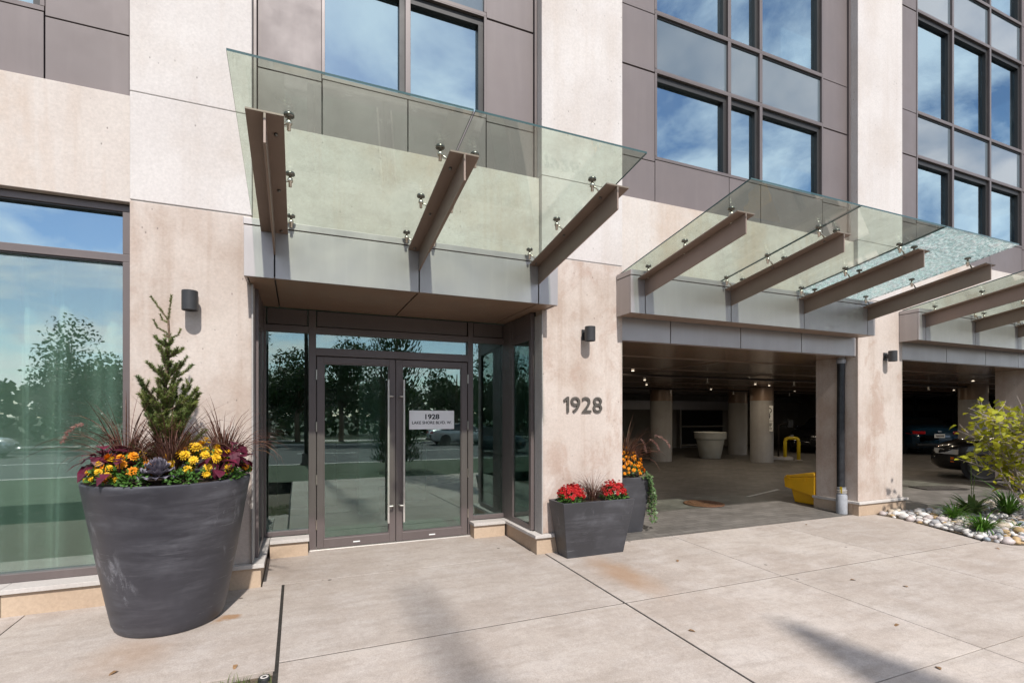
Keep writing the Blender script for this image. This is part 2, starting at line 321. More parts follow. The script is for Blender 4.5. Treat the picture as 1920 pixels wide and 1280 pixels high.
# ------------------------------------------------------------------ mesh helpers
class MB:
    def __init__(s): s.v = []; s.f = []; s.mi = []; s.cur = 0
    def add(s, vs, fs):
        o = len(s.v); s.v += [tuple(p) for p in vs]
        for f in fs: s.f.append(tuple(i + o for i in f)); s.mi.append(s.cur)
        return s
    def box(s, x0, x1, y0, y1, z0, z1, skip=()):
        v = [(x0, y0, z0), (x1, y0, z0), (x1, y1, z0), (x0, y1, z0), (x0, y0, z1), (x1, y0, z1), (x1, y1, z1), (x0, y1, z1)]
        return s.hexa(v)
    def hexa(s, v): return s.add(v, [(0, 3, 2, 1), (4, 5, 6, 7), (0, 1, 5, 4), (1, 2, 6, 5), (2, 3, 7, 6), (3, 0, 4, 7)])
    def tube(s, pts, r, n=8, cap=True, up=Vector((0, 0, 1))):
        pts = [Vector(p) for p in pts]; rs = r if isinstance(r, (list, tuple)) else [r] * len(pts)
        vs = []; fs = []
        for i, p in enumerate(pts):
            d = (pts[min(i + 1, len(pts) - 1)] - pts[max(i - 1, 0)])
            d = d.normalized() if d.length > 1e-9 else Vector((0, 0, 1))
            a = d.cross(Vector((0, 0, 1)))
            if a.length < .05: a = d.cross(Vector((0, 1, 0)))
            a.normalize(); b = d.cross(a)
            for k in range(n):
                t = k * 2 * PI / n; vs.append(p + (a * math.cos(t) + b * math.sin(t)) * rs[i])
        for i in range(len(pts) - 1):
            for k in range(n): fs.append((i * n + k, i * n + (k + 1) % n, (i + 1) * n + (k + 1) % n, (i + 1) * n + k))
        if cap: fs.append(tuple(range(n - 1, -1, -1))); fs.append(tuple((len(pts) - 1) * n + k for k in range(n)))
        return s.add(vs, fs)
    def lathe(s, prof, n=32, c=(0, 0, 0), close=False):
        vs = []; fs = []
        for r, z in prof:
            for k in range(n): t = k * 2 * PI / n; vs.append((c[0] + r * math.cos(t), c[1] + r * math.sin(t), c[2] + z))
        for i in range(len(prof) - 1):
            for k in range(n): fs.append((i * n + k, i * n + (k + 1) % n, (i + 1) * n + (k + 1) % n, (i + 1) * n + k))
        if prof[0][0] > 1e-6 and close: fs.append(tuple(range(n - 1, -1, -1))); fs.append(tuple((len(prof) - 1) * n + k for k in range(n)))
        return s.add(vs, fs)
    def leaf(s, p, d, up, L, W, bend=.2, seg=2, fold=.0):
        """a pointed leaf blade: base p, direction d, face normal up"""
        d = Vector(d).normalized(); up = Vector(up); sd = d.cross(up)
        if sd.length < 1e-4: sd = d.cross(Vector((1, 0, .1)))
        sd.normalize(); nm = sd.cross(d)
        vs = []; fs = []; prof = [(0, .12), (.35, 1), (.7, .8), (1, .0)] if seg >= 2 else [(0, .1), (.5, 1), (1, 0)]
        for t, w in prof:
            c = Vector(p) + d * (L * t) - nm * (bend * L * t * t)
            if w <= 0: vs.append(c)
            else: vs += [c - sd * (W * w / 2) + nm * fold * W * w, c + sd * (W * w / 2) + nm * fold * W * w]
        k = len(prof)
        for i in range(k - 2): fs.append((2 * i, 2 * i + 1, 2 * i + 3, 2 * i + 2))
        fs.append((2 * (k - 2), 2 * (k - 2) + 1, 2 * (k - 1)))
        return s.add(vs, fs)
    def blade(s, p, az, L, lean, W, droop=.6, seg=6, twist=.0):
        """a long arching grass blade"""
        p = Vector(p); h = Vector((math.cos(az), math.sin(az), 0)); sd = Vector((-math.sin(az), math.cos(az), 0))
        a = lean; pts = [p.copy()]; q = p.copy()
        for i in range(seg):
            q = q + (h * math.sin(a) + Vector((0, 0, 1)) * math.cos(a)) * (L / seg); a += droop / seg * (1 + i * .35); pts.append(q.copy())
        vs = []; fs = []
        for i, c in enumerate(pts):
            t = i / seg; w = W * (1 - t ** 2.2) * .5 * (.6 + .4 * min(1, t * 4)) + .0002; tw = twist * t
            o = sd * math.cos(tw) * w + Vector((0, 0, 1)) * math.sin(tw) * w; vs += [c - o, c + o]
        for i in range(seg): fs.append((2 * i, 2 * i + 1, 2 * i + 3, 2 * i + 2))
        s.add(vs, fs); return pts
    def mesh(s, name, mats, smooth=False, off=(0, 0, 0)):
        me = bpy.data.meshes.new(name)
        o = Vector(off)
        me.from_pydata([tuple(Vector(v) - o) for v in s.v] if any(off) else s.v, [], s.f)
        for m in (mats if isinstance(mats, (list, tuple)) else [mats]): me.materials.append(m)
        if any(s.mi): me.polygons.foreach_set('material_index', s.mi)
        if smooth: me.polygons.foreach_set('use_smooth', [True] * len(me.polygons))
        me.update(); return me
    def build(s, name, mats, parent=None, smooth=False, bevel=0., seg=2, kind=None, label=None):
        off = wloc(parent) if parent else (0, 0, 0)
        return link(name, s.mesh(name, mats, smooth, off), parent, bevel=bevel, seg=seg, kind=kind, label=label, smooth=smooth)
def wloc(o):
    v = Vector((0, 0, 0))
    while o: v += o.location; o = o.parent
    return v
def link(name, me, parent=None, loc=(0, 0, 0), rot=None, bevel=0., seg=2, kind=None, label=None, scale=None, smooth=False):
    o = bpy.data.objects.new(name, me); col.objects.link(o); o.parent = parent; o.location = loc
    if rot: o.rotation_euler = rot
    if scale: o.scale = scale
    if bevel:
        b = o.modifiers.new('bevel', 'BEVEL'); b.width = bevel; b.segments = seg; b.limit_method = 'ANGLE'; b.angle_limit = math.radians(40)
    if smooth:
        me.set_sharp_from_angle(angle=math.radians(35))
    if kind: o['kind'] = kind
    if label: o['label'] = label
    return o
def thing(name, label, cat, loc=(0, 0, 0), rotz=0., group=None):
    o = bpy.data.objects.new(name, None); col.objects.link(o); o.location = loc; o.rotation_euler = (0, 0, rotz); o.empty_display_size = .1
    return tag(o, label, cat, group)
def tag(o, label, cat, group=None):
    o['label'] = label; o['category'] = cat
    if group: o['group'] = group
    return o
def bx(name, m, parent, *a, bevel=.003, kind=None, label=None): return MB().box(*a).build(name, m, parent, bevel=bevel, kind=kind, label=label)
def zg(y): return .026 * (min(y, 6.11) - 6.11)
R = random.uniform

# ------------------------------------------------------------------ ground
def sheet(name, m, x0, x1, y0, y1, dz=0., flat=None, n=1):
    mb = MB(); ys = [y0 + (y1 - y0) * i / n for i in range(n + 1)]
    for a, b in zip(ys, ys[1:]):
        za, zb = (flat, flat) if flat is not None else (zg(a) + dz, zg(b) + dz)
        mb.add([(x0, a, za), (x1, a, za), (x1, b, zb), (x0, b, zb)], [(0, 1, 2, 3)])
    o = mb.build(name, m); o['kind'] = 'structure'; return o
sheet('ground', M['lawn'], -600, 600, -600, 600, flat=-.62)
sheet('lawn_verge', M['lawn'], -70, 80, -9.0, -2.2, dz=-.015)
sheet('street', M['asphalt'], -200, 200, -24, -9.25, flat=-.52)
o = MB().box(-200, 200, -9.25, -9.0, -.6, -.395).build('kerb', M['cap'], bevel=.02); o['kind'] = 'structure'
o = MB().box(-200, 200, -24.25, -24, -.6, -.40).build('kerb', M['cap'], bevel=.02); o['kind'] = 'structure'
sheet('far_path', M['cap'], -200, 200, -30, -27.5, flat=-.41)
sheet('far_lawn', M['lawn'], -200, 200, -120, -24.25, flat=-.42)
lm = MB()
for k in range(-18, 19): lm.box(k * 6, k * 6 + 3, -16.7, -16.55, -.52, -.515)
o = lm.build('lane_markings', M['mark']); o['kind'] = 'structure'
sheet('side_drive', M['asphalt'], 13.25, 60, -8.9, 4.93, dz=-.002)
sheet('soil_bed', M['dirt'], -8, -.14, .3, 3.45, dz=-.03)
sheet('walk_base', M['joint'], -.14, 13.2, -2.2, 6.0, dz=-.007)
sheet('walk_base', M['joint'], -8, -.14, 3.46, 5.03, dz=-.007)
# sidewalk: an empty that carries its slabs
walk = bpy.data.objects.new('sidewalk', None); col.objects.link(walk); walk['kind'] = 'structure'; walk['label'] = 'pale concrete sidewalk slabs in front of the entrance'
def slab(x0, x1, y0, y1, g=(.003, .003, .003, .003), m='walk'):
    a, b, c, d = x0 + g[0], x1 - g[1], y0 + g[2], y1 - g[3]
    v = [(a, c, zg(c) - .1), (b, c, zg(c) - .1), (b, d, zg(d) - .1), (a, d, zg(d) - .1), (a, c, zg(c)), (b, c, zg(c)), (b, d, zg(d)), (a, d, zg(d))]
    MB().hexa(v).build('slab', M[m], walk, bevel=.003)
W_, J, T = .0115, .0095, .004
slab(-.292, 2.415, 5.03, 6.045, (0, 0, J, 0), 'walk3')
slab(-.12, 2.52, 3.54, 5.03, (W_, J, J, J), 'walk3')
slab(2.52, 4.36, 3.54, 5.128, (J, T, J, .002)); slab(4.36, 6.14, 3.54, 5.128, (T, T, J, .002), 'walk2'); slab(6.14, 7.85, 3.54, 5.128, (T, 0, J, .002))
slab(7.85, 12.6, 1.96, 3.54, (T, 0, T, .0))
slab(-.12, 2.52, 1.96, 3.54, (W_, J, T, J)); slab(2.52, 4.36, 1.96, 3.54, (J, T, T, J), 'walk2'); slab(4.36, 6.14, 1.96, 3.54, (T, T, T, J)); slab(6.14, 7.85, 1.96, 3.54, (T, T, T, J), 'walk2')
for y0, y1 in ((.4, 1.96), (-1.2, .4), (-2.2, -1.2)):
    for x0, x1 in ((-.12, 2.52), (2.52, 4.36), (4.36, 6.14), (6.14, 7.85), (7.85, 12.6)): slab(x0, x1, y0, y1, (T, T, T, T), 'walk2')
slab(-1.92, -.12, 3.45, 5.03, (T, W_, 0, 0)); slab(-3.7, -1.92, 3.38, 5.03, (0, T, 0, 0), 'walk2'); slab(-5.6, -3.7, 3.38, 5.03, (0, T, 0, 0), 'walk2')
# triangle of slab that meets the curved stone bed
v = [(7.85, 3.545), (8.22, 4.59), (8.19, 5.02), (7.85, 5.02)]
mb = MB(); mb.add([(x, y, zg(y) - .1) for x, y in v] + [(x, y, zg(y)) for x, y in v], [(4, 5, 6, 7), (0, 1, 5, 4), (1, 2, 6, 5), (2, 3, 7, 6), (3, 0, 4, 7)]).build('slab', M['walk'], walk)
mb = MB()                                                        # covered driveway
mb.add([(3.575, 5.13, zg(5.13)), (7.80, 5.13, zg(5.13)), (7.80, 6.11, .0), (3.575, 6.11, 0)], [(0, 1, 2, 3)])
mb.add([(8.95, 4.93, zg(4.93)), (30, 4.93, zg(4.93)), (30, 6.11, .0), (8.95, 6.11, 0)], [(0, 1, 2, 3)])
mb.add([(7.80, 5.70, zg(5.7)), (8.95, 5.70, zg(5.7)), (8.95, 6.11, .0), (7.80, 6.11, 0)], [(0, 1, 2, 3)])
mb.add([(3.575, 6.11, 0), (40, 6.11, 0), (40, 22, .0), (3.575, 22, 0)], [(0, 1, 2, 3)])
o = mb.build('driveway', M['drive']); o['kind'] = 'structure'
o = MB().add([(7.60, 6.93, .004), (7.66, 6.88, .004), (8.95, 7.30, .004), (8.95, 7.38, .004)], [(0, 1, 2, 3)]).build('parking_line', M['mark']); o['kind'] = 'structure'

# ------------------------------------------------------------------ the building
B = thing('apartment_building', 'concrete and brown metal clad apartment building filling the picture behind the canopies', 'building')
def column(x0, x1, deep=5.75, low='conc_low', lret=True):
    segs = [(.185, 3.265, low), (3.275, 4.162, 'conc'), (4.168, 11.5, 'conc')]
    for z0, z1, m in segs: bx('column', M[m], B, x0, x1, 5.06, 5.45 if z0 > 3 else deep, z0, z1, bevel=.006)
    bx('column_joint', M['conc_grey'], B, x0 + .01, x1 - .01, 5.068, 5.4, 3.264, 3.276, bevel=0); bx('column_joint', M['conc_grey'], B, x0 + .01, x1 - .01, 5.066, 5.4, 4.161, 4.169, bevel=0)
column(-1.271, -.376, 5.30)
column(7.859, 8.944, 5.745)
column(13.22, 14.3, 5.745); column(-6.6, -5.55, 5.3)
# the column beside the entrance has a thin front leg that the return window butts against
x0, x1 = 2.499, 3.569
mb = MB().box(x0, x1, 5.06, 5.222, .185, 3.265); mb.box(2.76, x1 - .002, 5.222, 5.745, .185, 3.265); mb.build('column', M['conc_low'], B, bevel=.006)
bx('column', M['conc'], B, x0, x1, 5.06, 5.45, 3.275, 4.162, bevel=.006); bx('column', M['conc'], B, x0, x1, 5.06, 5.45, 4.168, 11.5, bevel=.006)
bx('column_joint', M['conc_grey'], B, x0 + .01, x1 - .01, 5.068, 5.4, 3.264, 3.276, bevel=0); bx('column_joint', M['conc_grey'], B, x0 + .01, x1 - .01, 5.066, 5.4, 4.161, 4.169, bevel=0)
for x0, x1 in ((-5.55, -1.273), (-.374, 2.497), (3.571, 7.857), (8.946, 13.218)):
    bx('concrete_band', M['conc_band'], B, x0, x1, 5.125, 5.42, 3.27 if x0 < -1 else 3.0, 4.155, bevel=.004)
    bx('core_wall', M['room'], B, x0, x1, 6.4, 6.6, 3.6, 11.5, bevel=0)
    bx('backing_wall', M['frame_dark'], B, x0, x1, 5.36, 5.40, 4.155, 4.74, bevel=0)
bx('floor_slab', M['room'], B, -6.6, 14.3, 5.42, 6.4, 3.60, 3.64, bevel=0)
bx('floor_slab', M['room'], B, -6.6, 14.3, 5.35, 6.4, 5.9, 6.5, bevel=0); bx('floor_slab', M['room'], B, -6.6, 14.3, 5.35, 6.4, 8.35, 9.0, bevel=0); bx('floor_slab', M['room'], B, -6.6, 14.3, 5.06, 6.6, 11.5, 11.6, bevel=0)

YP = 5.205
rows = [(4.155, 4.74, 'panel'), (4.74, 5.85, 'win'), (5.85, 6.59, 'span'), (6.59, 8.30, 'win'), (8.30, 9.05, 'span'), (9.05, 10.76, 'win'), (10.76, 11.5, 'span')]
bays = [(-5.55, [-5.0, -3.55, -1.87], -1.273), (-.374, [.217, 1.042, 1.895], 2.497), (3.571, [4.165, 5.41, 5.996, 7.27], 7.857), (8.946, [9.58, 10.626, 11.813, 12.93], 13.218)]
for bx0, ms, bx1 in bays:
    for a, b in ((bx0 + .032, ms[0]), (ms[-1], bx1 - .032)):
        if b - a < .1: continue
        bx('corner_trim', M['frame'], B, bx0 + .002 if a < ms[0] else bx1 - .030, bx0 + .030 if a < ms[0] else bx1 - .002, 5.17, 5.4, 4.157, 11.5)
        zz = [4.155, 4.70, 5.83, 6.56, 8.28, 9.03, 10.74, 11.5]
        for i in range(7):
            gap = .016 if i in (1, 3) else .006
            bx('cladding_panel', M['clad'], B, a + .005, b - .005, YP, 5.30, zz[i] + .004, zz[i + 1] - gap)
    bx('backing_wall', M['frame_dark'], B, bx0 + .04, ms[0] - .004, 5.31, 5.34, 4.157, 11.5, bevel=0); bx('backing_wall', M['frame_dark'], B, ms[-1] + .004, bx1 - .04, 5.31, 5.34, 4.157, 11.5, bevel=0)
    for z0, z1, kind in rows:
        if kind == 'panel':
            xs = [ms[0]] + ([ms[1], ms[2]] if len(ms) == 4 else [ms[1]]) + [ms[-1]]
            for a, b in zip(xs, xs[1:]): bx('cladding_panel', M['clad'], B, a + .005, b - .005, YP, 5.30, z0 + .004, z1 - .012)
            continue
        mb = MB(); fw = .026
        top = .045 if kind == 'win' else .03
        mb.box(ms[0], ms[-1], YP - .006, 5.33, z0 - .008, z0 + .03); mb.box(ms[0], ms[-1], YP - .006, 5.33, z1 - .022, z1 - .008)
        for i, x in enumerate(ms): mb.box(x - (.004 if i == 0 else fw), x + (.004 if i == len(ms) - 1 else fw), YP - .008, 5.33, z0 + .031, z1 - .023)
        w = mb.build('window', M['frame'], B, bevel=.002)
        for a, b in zip(ms, ms[1:]):
            if kind == 'win':
                bx('reveal', M['frame_dark'], w, a + fw + .002, b - fw - .001, 5.235, 5.325, z1 - .10, z1 - .023, bevel=0)
                bx('reveal', M['frame_dark'], w, b - fw - .055, b - fw - .001, 5.235, 5.325, z0 + .031, z1 - .101, bevel=0)
                bx('pane', M['glass_up'], w, a + .005, b - fw - .056, 5.285, 5.295, z0 + .032, z1 - .102, bevel=0)
            else:
                bx('pane', M['spandrel'], w, a + .01, b - .01, 5.232, 5.245, z0 + .031, z1 - .024, bevel=0)
                bx('gasket', M['frame_dark'], w, a + fw, b - fw, 5.221, 5.231, z1 - .046, z1 - .023, bevel=0)

# ground floor window at the left, curtain behind
mb = MB(); L0, L1 = -5.5, -1.277
mb.box(L0, L1, 5.19, 5.30, 3.205, 3.262); mb.box(L0, L1, 5.19, 5.30, 2.785, 2.85); mb.box(L0, L1, 5.19, 5.30, .187, .252)
mb.box(L1 - .075, L1, 5.19, 5.30, .253, 2.784); mb.box(L1 - .075, L1, 5.19, 5.30, 2.851, 3.204); mb.box(L0, L0 + .07, 5.19, 5.3, .253, 2.784); mb.box(-3.42, -3.36, 5.19, 5.3, .253, 2.784)
w = mb.build('window', M['frame'], B, bevel=.003)
bx('gasket', M['frame_dark'], w, L0 + .07, L1 - .076, 5.20, 5.24, 3.192, 3.204, bevel=0); bx('gasket', M['frame_dark'], w, L0 + .07, L1 - .076, 5.20, 5.24, 2.772, 2.784, bevel=0)
bx('pane', M['glass_up'], w, L0 + .07, L1 - .076, 5.245, 5.255, 2.851, 3.19, bevel=0)
bx('pane', M['glass_low'], w, L0 + .07, -3.421, 5.245, 5.255, .253, 2.771, bevel=0); bx('pane', M['glass_low'], w, -3.359, L1 - .076, 5.245, 5.255, .253, 2.771, bevel=0)
mb = MB(); n = 220
for i in range(n + 1):
    t = i / n; x = -5.4 + 4.0 * t; ph = 14 * t * 2 * PI + 1.7 * math.sin(t * 9)
    y = 5.66 + .11 * math.sin(ph) + .05 * math.sin(ph * .37 + 1)
    xb = x + .05 * math.sin(ph * .21)
    mb.v += [(xb, y + .05 * math.sin(t * 13), .03), (x, y, 3.3)]
mb.f = [(2 * i, 2 * i + 2, 2 * i + 3, 2 * i + 1) for i in range(n)]; mb.mi = [0] * n
tag(mb.build('curtain', M['curtain'], None, smooth=True), 'sheer pale curtain hanging in folds behind the tall left window', 'curtain')

# plinths: limestone blocks under a projecting cap
def plinth(x0, x1, y0, y1, n=1, axis='x', capov=(.028, .028, .028, .028)):
    for i in range(n):
        a, b = (x0 + (x1 - x0) * i / n, x0 + (x1 - x0) * (i + 1) / n) if axis == 'x' else (x0, x1)
        c, d = (y0 + (y1 - y0) * i / n, y0 + (y1 - y0) * (i + 1) / n) if axis == 'y' else (y0, y1)
        e = .0015 if n > 1 else 0
        bx('plinth_stone', M['stone'], B, a + (e if axis == 'x' else 0), b - (e if axis == 'x' else 0), c + (e if axis == 'y' else 0), d - (e if axis == 'y' else 0), -.12, .147, bevel=.003)
        ca, cb = a - (capov[0] if i == 0 or axis == 'y' else 0), b + (capov[1] if i == n - 1 or axis == 'y' else 0)
        cc, cd = c - (capov[2] if i == 0 or axis == 'x' else 0), d + (capov[3] if i == n - 1 or axis == 'x' else 0)
        bx('plinth_cap', M['cap'], B, ca + e, cb - e, cc + (e if axis == 'y' else 0), cd - (e if axis == 'y' else 0), .148, .184, bevel=.003)
plinth(-5.6, -.30, 5.03, 5.29, 3, 'x', (0, .028, .028, 0))
plinth(-.36, -.30, 5.293, 6.0, 1, 'y', (0, .028, 0, .04))
plinth(-.27, .105, 5.885, 6.04, 1, 'x', (-.002, .01, .028, 0))
plinth(2.42, 3.585, 5.03, 5.215, 2, 'x', (.028, .012, .028, 0))
plinth(2.42, 2.46, 5.217, 6.0, 1, 'y', (.028, 0, 0, .04))
plinth(1.985, 2.39, 5.885, 6.04, 1, 'x', (.01, -.002, .028, 0))
plinth(7.83, 8.975, 5.03, 5.12, 1, 'x', (.028, .028, .028, 0)); plinth(7.83, 7.87, 5.122, 5.76, 1, 'y', (.028, 0, 0, .01)); plinth(13.19, 14.33, 5.03, 5.12, 1, 'x', (.028, .028, .028, 0))

# entrance screen
YD = 6.08
ent = bpy.data.objects.new('entrance_screen', None); col.objects.link(ent); ent.parent = B; ent.location = (1.06, YD, 0)
mb = MB(); d0, d1 = YD - .03, YD + .09
mb.box(-.375, -.313, d0, d1, .187, 2.66)
mb.box(.112, .190, d0, d1, .0, 2.66); mb.box(1.962, 2.030, d0, d1, .0, 2.66); mb.box(2.443, 2.53, d0, d1, .187, 2.66)
for a, b in ((-.313, .112), (2.030, 2.443)): mb.box(a, b, d0 + .002, d1, .187, .238); mb.box(a, b, d0 + .002, d1, 2.412, 2.482)
mb.box(.190, 1.962, d0 + .002, d1, 2.165, 2.252); mb.box(.190, 1.962, d0 + .002, d1, 2.412, 2.482)
mb.build('screen_frame', M['frame'], ent, bevel=.003)
for a, b in ((-.308, .108), (.194, 1.958), (2.034, 2.439)): bx('head_panel', M['frame'], ent, a + .006, b - .006, YD - .012, YD + .05, 2.490, 2.66)
bx('pane', M['glass_door'], ent, -.313, .112, YD + .02, YD + .03, .238, 2.412, bevel=0); bx('pane', M['glass_door'], ent, 2.03, 2.443, YD + .02, YD + .03, .238, 2.412, bevel=0)
bx('pane', M['glass_door'], ent, .19, 1.962, YD + .02, YD + .03, 2.252, 2.412, bevel=0)
bx('threshold', M['steel'], ent, .115, 2.02, YD - .06, YD + .09, -.03, .006, bevel=.003)
for hx0, hx1, hg, hand in ((.197, 1.066, .991, .975), (1.072, 1.955, 1.148, 1.155)):
    D = bpy.data.objects.new('entrance_door', None); col.objects.link(D); D.parent = B; D.location = (hx0, YD, 0)
    e0, e1 = YD - .022, YD + .03
    mb = MB(); s = .072
    mb.box(hx0, hx0 + s, e0, e1, .012, 2.155); mb.box(hx1 - s, hx1, e0, e1, .012, 2.155); mb.box(hx0 + s, hx1 - s, e0, e1, 2.083, 2.155); mb.box(hx0 + s, hx1 - s, e0, e1, .012, .112)
    mb.build('leaf_frame', M['frame'], D, bevel=.004)
    mb = MB(); q = hx0 + s; r = hx1 - s
    mb.box(q, q + .012, YD - .012, YD, .112, 2.083); mb.box(r - .012, r, YD - .012, YD, .112, 2.083); mb.box(q + .012, r - .012, YD - .012, YD, 2.071, 2.083); mb.box(q + .012, r - .012, YD - .012, YD, .112, .124); mb.build('glazing_bead', M['frame'], D)
    bx('pane', M['glass_door'], D, q, r, YD + .002, YD + .012, .112, 2.083, bevel=0)
    mb = MB(); mb.tube([(hand, YD - .085, .245), (hand, YD - .085, 1.915)], .0125, 14); mb.build('pull_handle', M['steel'], D, smooth=True)
    far = hx1 - s * .5 if hand < 1.06 else hx0 + s * .5
    for z in (.44, 1.72): mb = MB(); mb.tube([(hand, YD - .085, z), (hand + (far - hand) * .9, YD - .085, z), (far, YD - .075, z), (far, YD - .022, z)], .009, 8); mb.build('handle_mount', M['steel'], D, smooth=True)
    hs = hx0 - .004 if hand < 1.06 else hx1 + .004
    for z in (.28, .78, 1.37, 1.95): mb = MB(); mb.tube([(hs, YD - .035, z - .055), (hs, YD - .035, z + .055)], .008, 8); mb.build('hinge', M['steel_bright'], D, smooth=True)
    mb = MB().box((hx0 + hx1) / 2 - .045, (hx0 + hx1) / 2 + .03, YD - .0245, YD - .0225, .048, .060); mb.build('makers_tag', M['white'], D)
for sx_, x in ((1, 2.462), (-1, -.352)):                          # glazed returns
    r = bpy.data.objects.new('return_window', None); col.objects.link(r); r.parent = B; r.location = (x, 5.6, 0)
    a, b = x - .02, x + .02
    mb = MB(); mb.box(a, b, 5.226, 5.285, .19, 2.66); mb.box(a, b, 5.76, 5.84, .19, 2.66); mb.box(a, b, 5.285, 5.76, .19, .25); mb.box(a, b, 5.285, 5.76, 2.36, 2.44); mb.box(a, b, 5.843, 6.049, .19, 2.66); mb.box(a + .004, b - .004, 5.285, 5.76, 2.44, 2.66)
    mb.build('return_frame', M['frame'], r, bevel=.003); bx('pane', M['glass_door'], r, x - .004, x + .004, 5.285, 5.76, .25, 2.36, bevel=0)
bx('return_leak_block', M['frame_dark'], B, 2.484, 2.758, 5.224, 6.04, 2.45, 3.2, bevel=0); bx('return_leak_block', M['frame_dark'], B, -.598, -.374, 5.304, 6.04, 2.70, 3.2, bevel=0)  # added dark fillers that block a light leak above the return windows
bx('column_liner', M['conc_low'], B, -.60, -.376 - .002, 5.302, 6.1, .15, 2.66, bevel=0)
# lobby
bx('lobby_floor', M['lobby_floor'], B, -5.5, 3.55, 6.05, 11, -.05, -.002, bevel=0); bx('lobby_floor', M['lobby_floor'], B, -5.5, -.62, 5.31, 6.05, -.05, .0, bevel=0)
bx('lobby_ceiling', M['lobby'], B, -5.5, 3.55, 6.15, 11, 2.75, 2.8, bevel=0); bx('lobby_ceiling', M['lobby'], B, -5.5, -.62, 5.43, 6.15, 3.3, 3.35, bevel=0)
bx('lobby_wall', M['lobby'], B, -5.5, 3.55, 10.9, 11, 0, 2.75, bevel=0); bx('lobby_wall', M['lobby'], B, 3.40, 3.57, 5.75, 10.9, 0, 2.75, bevel=0); bx('lobby_wall', M['room'], B, -.62, -.60, 6.15, 10.9, 0, 3.3, bevel=0); bx('lobby_wall', M['room'], B, -5.5, -.62, 8.5, 8.6, 0, 3.3, bevel=0)
bx('lobby_wall', M['room'], B, -5.6, -5.5, 5.3, 8.6, 0, 3.4, bevel=0)
bx('lobby_pillar', M['lobby'], B, .86, 1.16, 8.0, 8.3, 0, 2.75); bx('lobby_pillar', M['lobby'], B, 2.35, 2.55, 7.4, 7.55, 0, 2.75)
bx('inner_screen', M['frame_dark'], B, -.3, .6, 8.9, 8.95, 0, 2.6, bevel=0); bx('inner_screen', M['frame_dark'], B, 1.5, 2.1, 8.9, 8.95, 0, 2.6, bevel=0)
mb = MB()
for i in range(26): mb.box(.24 + i * .065, .275 + i * .065, 6.25, 6.6, -.001, .006)
tag(mb.build('entrance_mat', M['steel_dark'], None), 'ribbed metal grating mat just inside the glass doors', 'mat')
t_ = thing('lobby_bench', 'low pale bench seen through the lobby glass', 'bench', (1.4, 9.6, 0))
bx('seat', M['white'], t_, -.1 + 0, 2.2, 9.3, 9.75, .36, .44, bevel=.01); bx('leg', M['steel_dark'], t_, .1, .16, 9.35, 9.7, 0, .36); bx('leg', M['steel_dark'], t_, 1.95, 2.01, 9.35, 9.7, 0, .36)

# covered parking behind the right bays
for x0, x1, nj in ((3.573, 7.855, (4.31, 5.49, 6.66)), (8.948, 13.216, (10.2, 11.4, 12.5))):
    xs = [x0] + list(nj) + [x1]
    for a, b in zip(xs, xs[1:]): bx('lintel_panel', M['fascia'], B, a + .006, b - .006, 5.085, 5.11, 2.40, 2.70)
    bx('lintel_back', M['frame_dark'], B, x0, x1, 5.112, 5.2, 2.40, 3.0, bevel=0)
mb = MB()
bx('garage_ceiling', M['ceil'], B, 3.58, 40, 5.75, 22, 2.39, 2.45, bevel=0)
bx('garage_ceiling', M['ceil'], B, 3.58, 7.85, 5.10, 5.748, 2.388, 2.43, bevel=0); bx('garage_ceiling', M['ceil'], B, 8.95, 13.21, 5.10, 5.748, 2.388, 2.43, bevel=0); bx('garage_ceiling', M['ceil'], B, 13.21, 40, 5.1, 5.748, 2.388, 2.43, bevel=0)
for y in (6.3, 7.9, 9.5, 11.1, 12.7, 14.3): bx('ceiling_seam', M['beam'], B, 3.6, 30, y, y + .03, 2.378, 2.389, bevel=0)
for x in (6.5, 9.5, 12.5, 15.5, 18.5): bx('ceiling_seam', M['beam'], B, x, x + .02, 6.35, 18, 2.382, 2.3895, bevel=0)
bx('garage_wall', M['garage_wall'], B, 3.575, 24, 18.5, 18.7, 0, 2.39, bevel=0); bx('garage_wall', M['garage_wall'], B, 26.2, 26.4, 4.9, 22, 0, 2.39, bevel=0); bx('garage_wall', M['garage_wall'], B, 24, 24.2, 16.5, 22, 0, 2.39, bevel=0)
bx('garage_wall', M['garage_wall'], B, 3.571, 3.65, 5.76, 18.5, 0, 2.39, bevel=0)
bx('garage_header', M['fascia'], B, 8, 24, 18.35, 18.499, 1.75, 2.15, bevel=0)
bx('opening_shade_slab', M['depth_black'], B, 16.15, 18.7, 18.40, 18.48, .12, 1.72, bevel=0)  # black slab on the wall, the opening's unlit depth put into colour
for z in (.10, .95): bx('opening_rail', M['conc_grey'], B, 16.1, 18.75, 18.30, 18.36, z, z + .06)
bx('opening_post', M['conc_grey'], B, 16.05, 16.14, 18.3, 18.42, 0, 1.75)
for i in range(7): bx('storefront_mullion', M['frame_dark'], B, 26.08, 26.18, 8.2 + i * 1.5, 8.3 + i * 1.5, 0, 2.38, bevel=0)
for i in range(6): bx('storefront_glass', M['car_glass'], B, 26.15, 26.17, 8.32 + i * 1.5, 9.68 + i * 1.5, .1, 2.3, bevel=0)
for x, y in ((11.0, 13.45), (13.75, 11.9), (12.6, 15.3), (15.6, 14.6), (18.6, 8.6), (22.2, 9.2)):
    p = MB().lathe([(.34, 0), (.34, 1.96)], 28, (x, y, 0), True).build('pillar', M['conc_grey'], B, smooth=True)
    MB().lathe([(.345, 1.962), (.345, 2.39)], 28, (x, y, 0), True).build('pillar_collar', M['soffit'], p, smooth=True)
dl = MB().lathe([(.0, 0), (.026, 0), (.03, -.006), (.0, -.006)], 12).mesh('downlight', M['down'])
